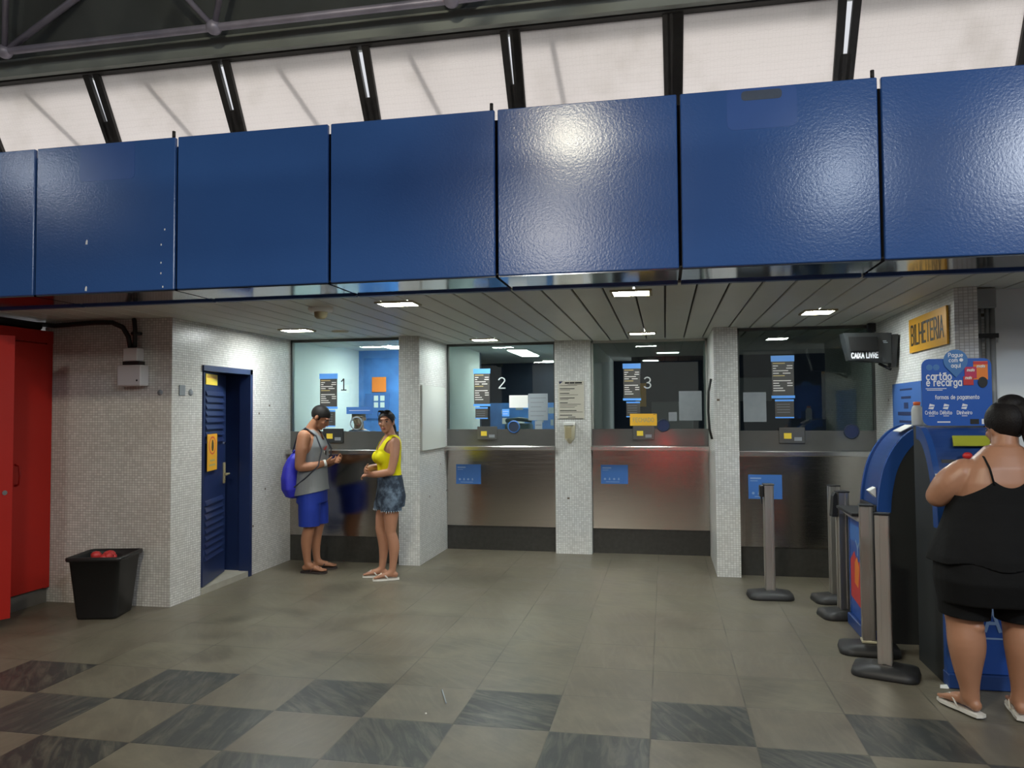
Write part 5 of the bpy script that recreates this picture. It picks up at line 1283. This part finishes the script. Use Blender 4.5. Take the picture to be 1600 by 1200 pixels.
for sd in (1, -1):
    r, f, an = legs[sd]
    k_ = 1 if sd == -1 else -1
    g.limb(b_, [(r * .95, -.01, .76), (r, .005, .62), (r, .005, .49), (r + .002, -.014, .37), (r + .004 * k_, -.010, .25), (r + .012 * k_, -.005, .15), (r + .016 * k_, 0, .09)], [.125, .112, .089, .090, .069, .048, .046], seg=28)
    b_.ell(g.P(r + .03, -.045, .47), (.05, .045, .035), None, 14, 10)
    feetW[sd] = g.foot(b_, r + .018 * (1 if sd == -1 else -1), .0, an, .030, 1.02)
put('body', voxel_solid(b_, .0062, 9), 'skin_back', t)
g.face(t, HC, HM)
hb_ = MB(); hb_.ell(HC + HM @ Vector((0, -.020, .042)), (.092, .112, .108), HM, 24, 16)
def gh(p_):
    x, y, z = HM.transposed() @ (p_ - HC); return z - (.000 + .60 * y - .75 * max(0, -y - .03) + .003 * math.sin(80 * x))
hv = clip(*voxel_solid(hb_, .006, 2), gh)
put('hair', hv, 'hair_black', t)
W = lambda x, y, z: HC + HM @ Vector((x, y, z))
bn = MB(); bn.ell(W(.025, -.045, .118), (.078, .070, .060), HM, 16, 12).ell(W(.05, -.095, .085), (.046, .045, .055), HM, 16, 12).tube([W(.03, -.09, .10), W(.05, -.120, .02), W(.055, -.122, -.06), W(.055, -.11, -.115), W(.05, -.10, -.15)], [.040, .052, .050, .036, .014], 14)
vv = voxel_solid(bn, .007, 3); q = MB(); q.add(vv[0], vv[1], 0, True); lab(q.build('hair_bun', 'hair_black', t), 'bun with loose hair hanging from it')
cm = MB(); g.rings(cm, [(.76, -.01, .315, .225, 0, .030), (.84, -.012, .305, .222, .01, .028), (.94, -.008, .275, .205, .02, .020), (1.03, .0, .250, .186, .028, .010), (1.12, .0, .232, .166, .035), (1.22, -.005, .222, .150, .04), (1.32, -.01, .20, .122, .05)], 0, 56)
def gc(p_):
    r, f, z = g.inv(p_); r -= .04
    ar = abs(r); top = 1.202 + .036 * (ar / .075) ** 2 if ar < .075 else 1.238 - .085 * min(1, ((ar - .075) / .13)) ** .8
    return min(z - (.80 + .012 * math.sin(r * 22) + .05 * abs(r)), top - z)
put('camisole', clip(*voxel_solid(cm, .008, 3), gc), 'black_cloth', t, .003, 'loose black camisole')
q = MB()
for sd in (1, -1):
    q.tube([g.P(.04 + .075 * sd, -.150, 1.215), g.P(.045 + .092 * sd, -.128, 1.30), g.P(.055 + .105 * sd, -.070, 1.352), g.P(.055 + .108 * sd, -.02, 1.366), g.P(.055 + .108 * sd, .03, 1.352), g.P(.04 + .10 * sd, .115, 1.29), g.P(.04 + .085 * sd, .15, 1.20)], .0055, 8)
lab(q.build('shoulder_strap', 'black_cloth', t), 'thin shoulder straps')
so = MB(); g.rings(so, [(.60, -.01, .245, .185, -.02), (.72, -.018, .280, .220, -.005), (.86, -.008, .280, .216, .01), (.96, 0, .262, .198, .02)])
for sd in (1, -1):
    r, f, an = legs[sd]; so.tube([g.P(r * .95, -.008, .74), g.P(r, .0, .60), g.P(r, .005, .44)], [.134, .127, .116], 24)
put('shorts', clip(*voxel_solid(so, .008, 4), lambda p_: min(g.inv(p_)[2] - (.508 + .09 * (-.02 - g.inv(p_)[0] if g.inv(p_)[0] < -.02 else .0)), .93 - g.inv(p_)[2])), 'black_cloth', t, .004, 'close black shorts')
g.sandal('white flip-flop on the left foot of the woman in black', feetW[-1], 'sandal_white', 'sandal_white', 1.02)
g.sandal('white flip-flop on the right foot of the woman in black', feetW[1], 'sandal_white', 'sandal_white', 1.02)

# ---- clerk behind window 1
g = Fig((-3.50, 8.42, 0), -72)
t = thing('person', 'clerk with short hair behind the glass of ticket window 1', 'person', tuple(g.b))
b_ = MB(); dz = -.02
TOR = [(.78, 0, .15, .11), (.90, 0, .165, .115), (1.05, .005, .158, .112), (1.22, .006, .172, .118), (1.32, -.0, .168, .10), (1.38, -.01, .13, .08), (1.42, -.01, .08, .06)]
g.rings(b_, TOR); HC = g.P(0, .04, 1.545); HM = g.rot(0, 10)
b_.tube([g.P(0, -.01, 1.38), g.P(0, .02, 1.50)], [.06, .055], 14); g.head(b_, HC, HM)
for sd in (1, -1):
    A = [(.18 * sd, 0, 1.33), (.21 * sd, .02, 1.05), (.10 * sd, .24, 1.08)]
    g.limb(b_, A[:2], [.056, .043]); g.limb(b_, A[1:], [.043, .03]); g.hand(b_, g.P(*A[2]), g.D(-.4 * sd, .9, 0), g.D(0, 0, -1), g.D(-1 * sd, 0, 0))
    g.limb(b_, [(.09 * sd, 0, .82), (.095 * sd, .01, .46), (.095 * sd, 0, .09)], [.085, .055, .035]); g.foot(b_, .095 * sd, 0, 8 * sd, .002)
put('body', voxel_solid(b_, .008), 'skin_clerk', t); g.face(t, HC, HM)
hb_ = MB(); hb_.ell(HC + HM @ Vector((0, -.014, .030)), (.082, .104, .095), HM, 20, 14)
def gh(p_):
    x, y, z = HM.transposed() @ (p_ - HC); return z - (.006 + .5 * y)
put('hair', clip(*voxel_solid(hb_, .007, 2), gh), 'hair_brown', t)
sh = MB(); g.rings(sh, [(z, f, rx + .012, ry + .012) for z, f, rx, ry in TOR])
for sd in (1, -1): g.limb(sh, [(.17 * sd, 0, 1.335), (.205 * sd, .015, 1.14)], [.070, .062])
put('shirt', clip(*voxel_solid(sh, .009, 3), lambda p_: min(g.inv(p_)[2] - .82, 1.41 - g.inv(p_)[2])), 'clerk_shirt', t, .003)
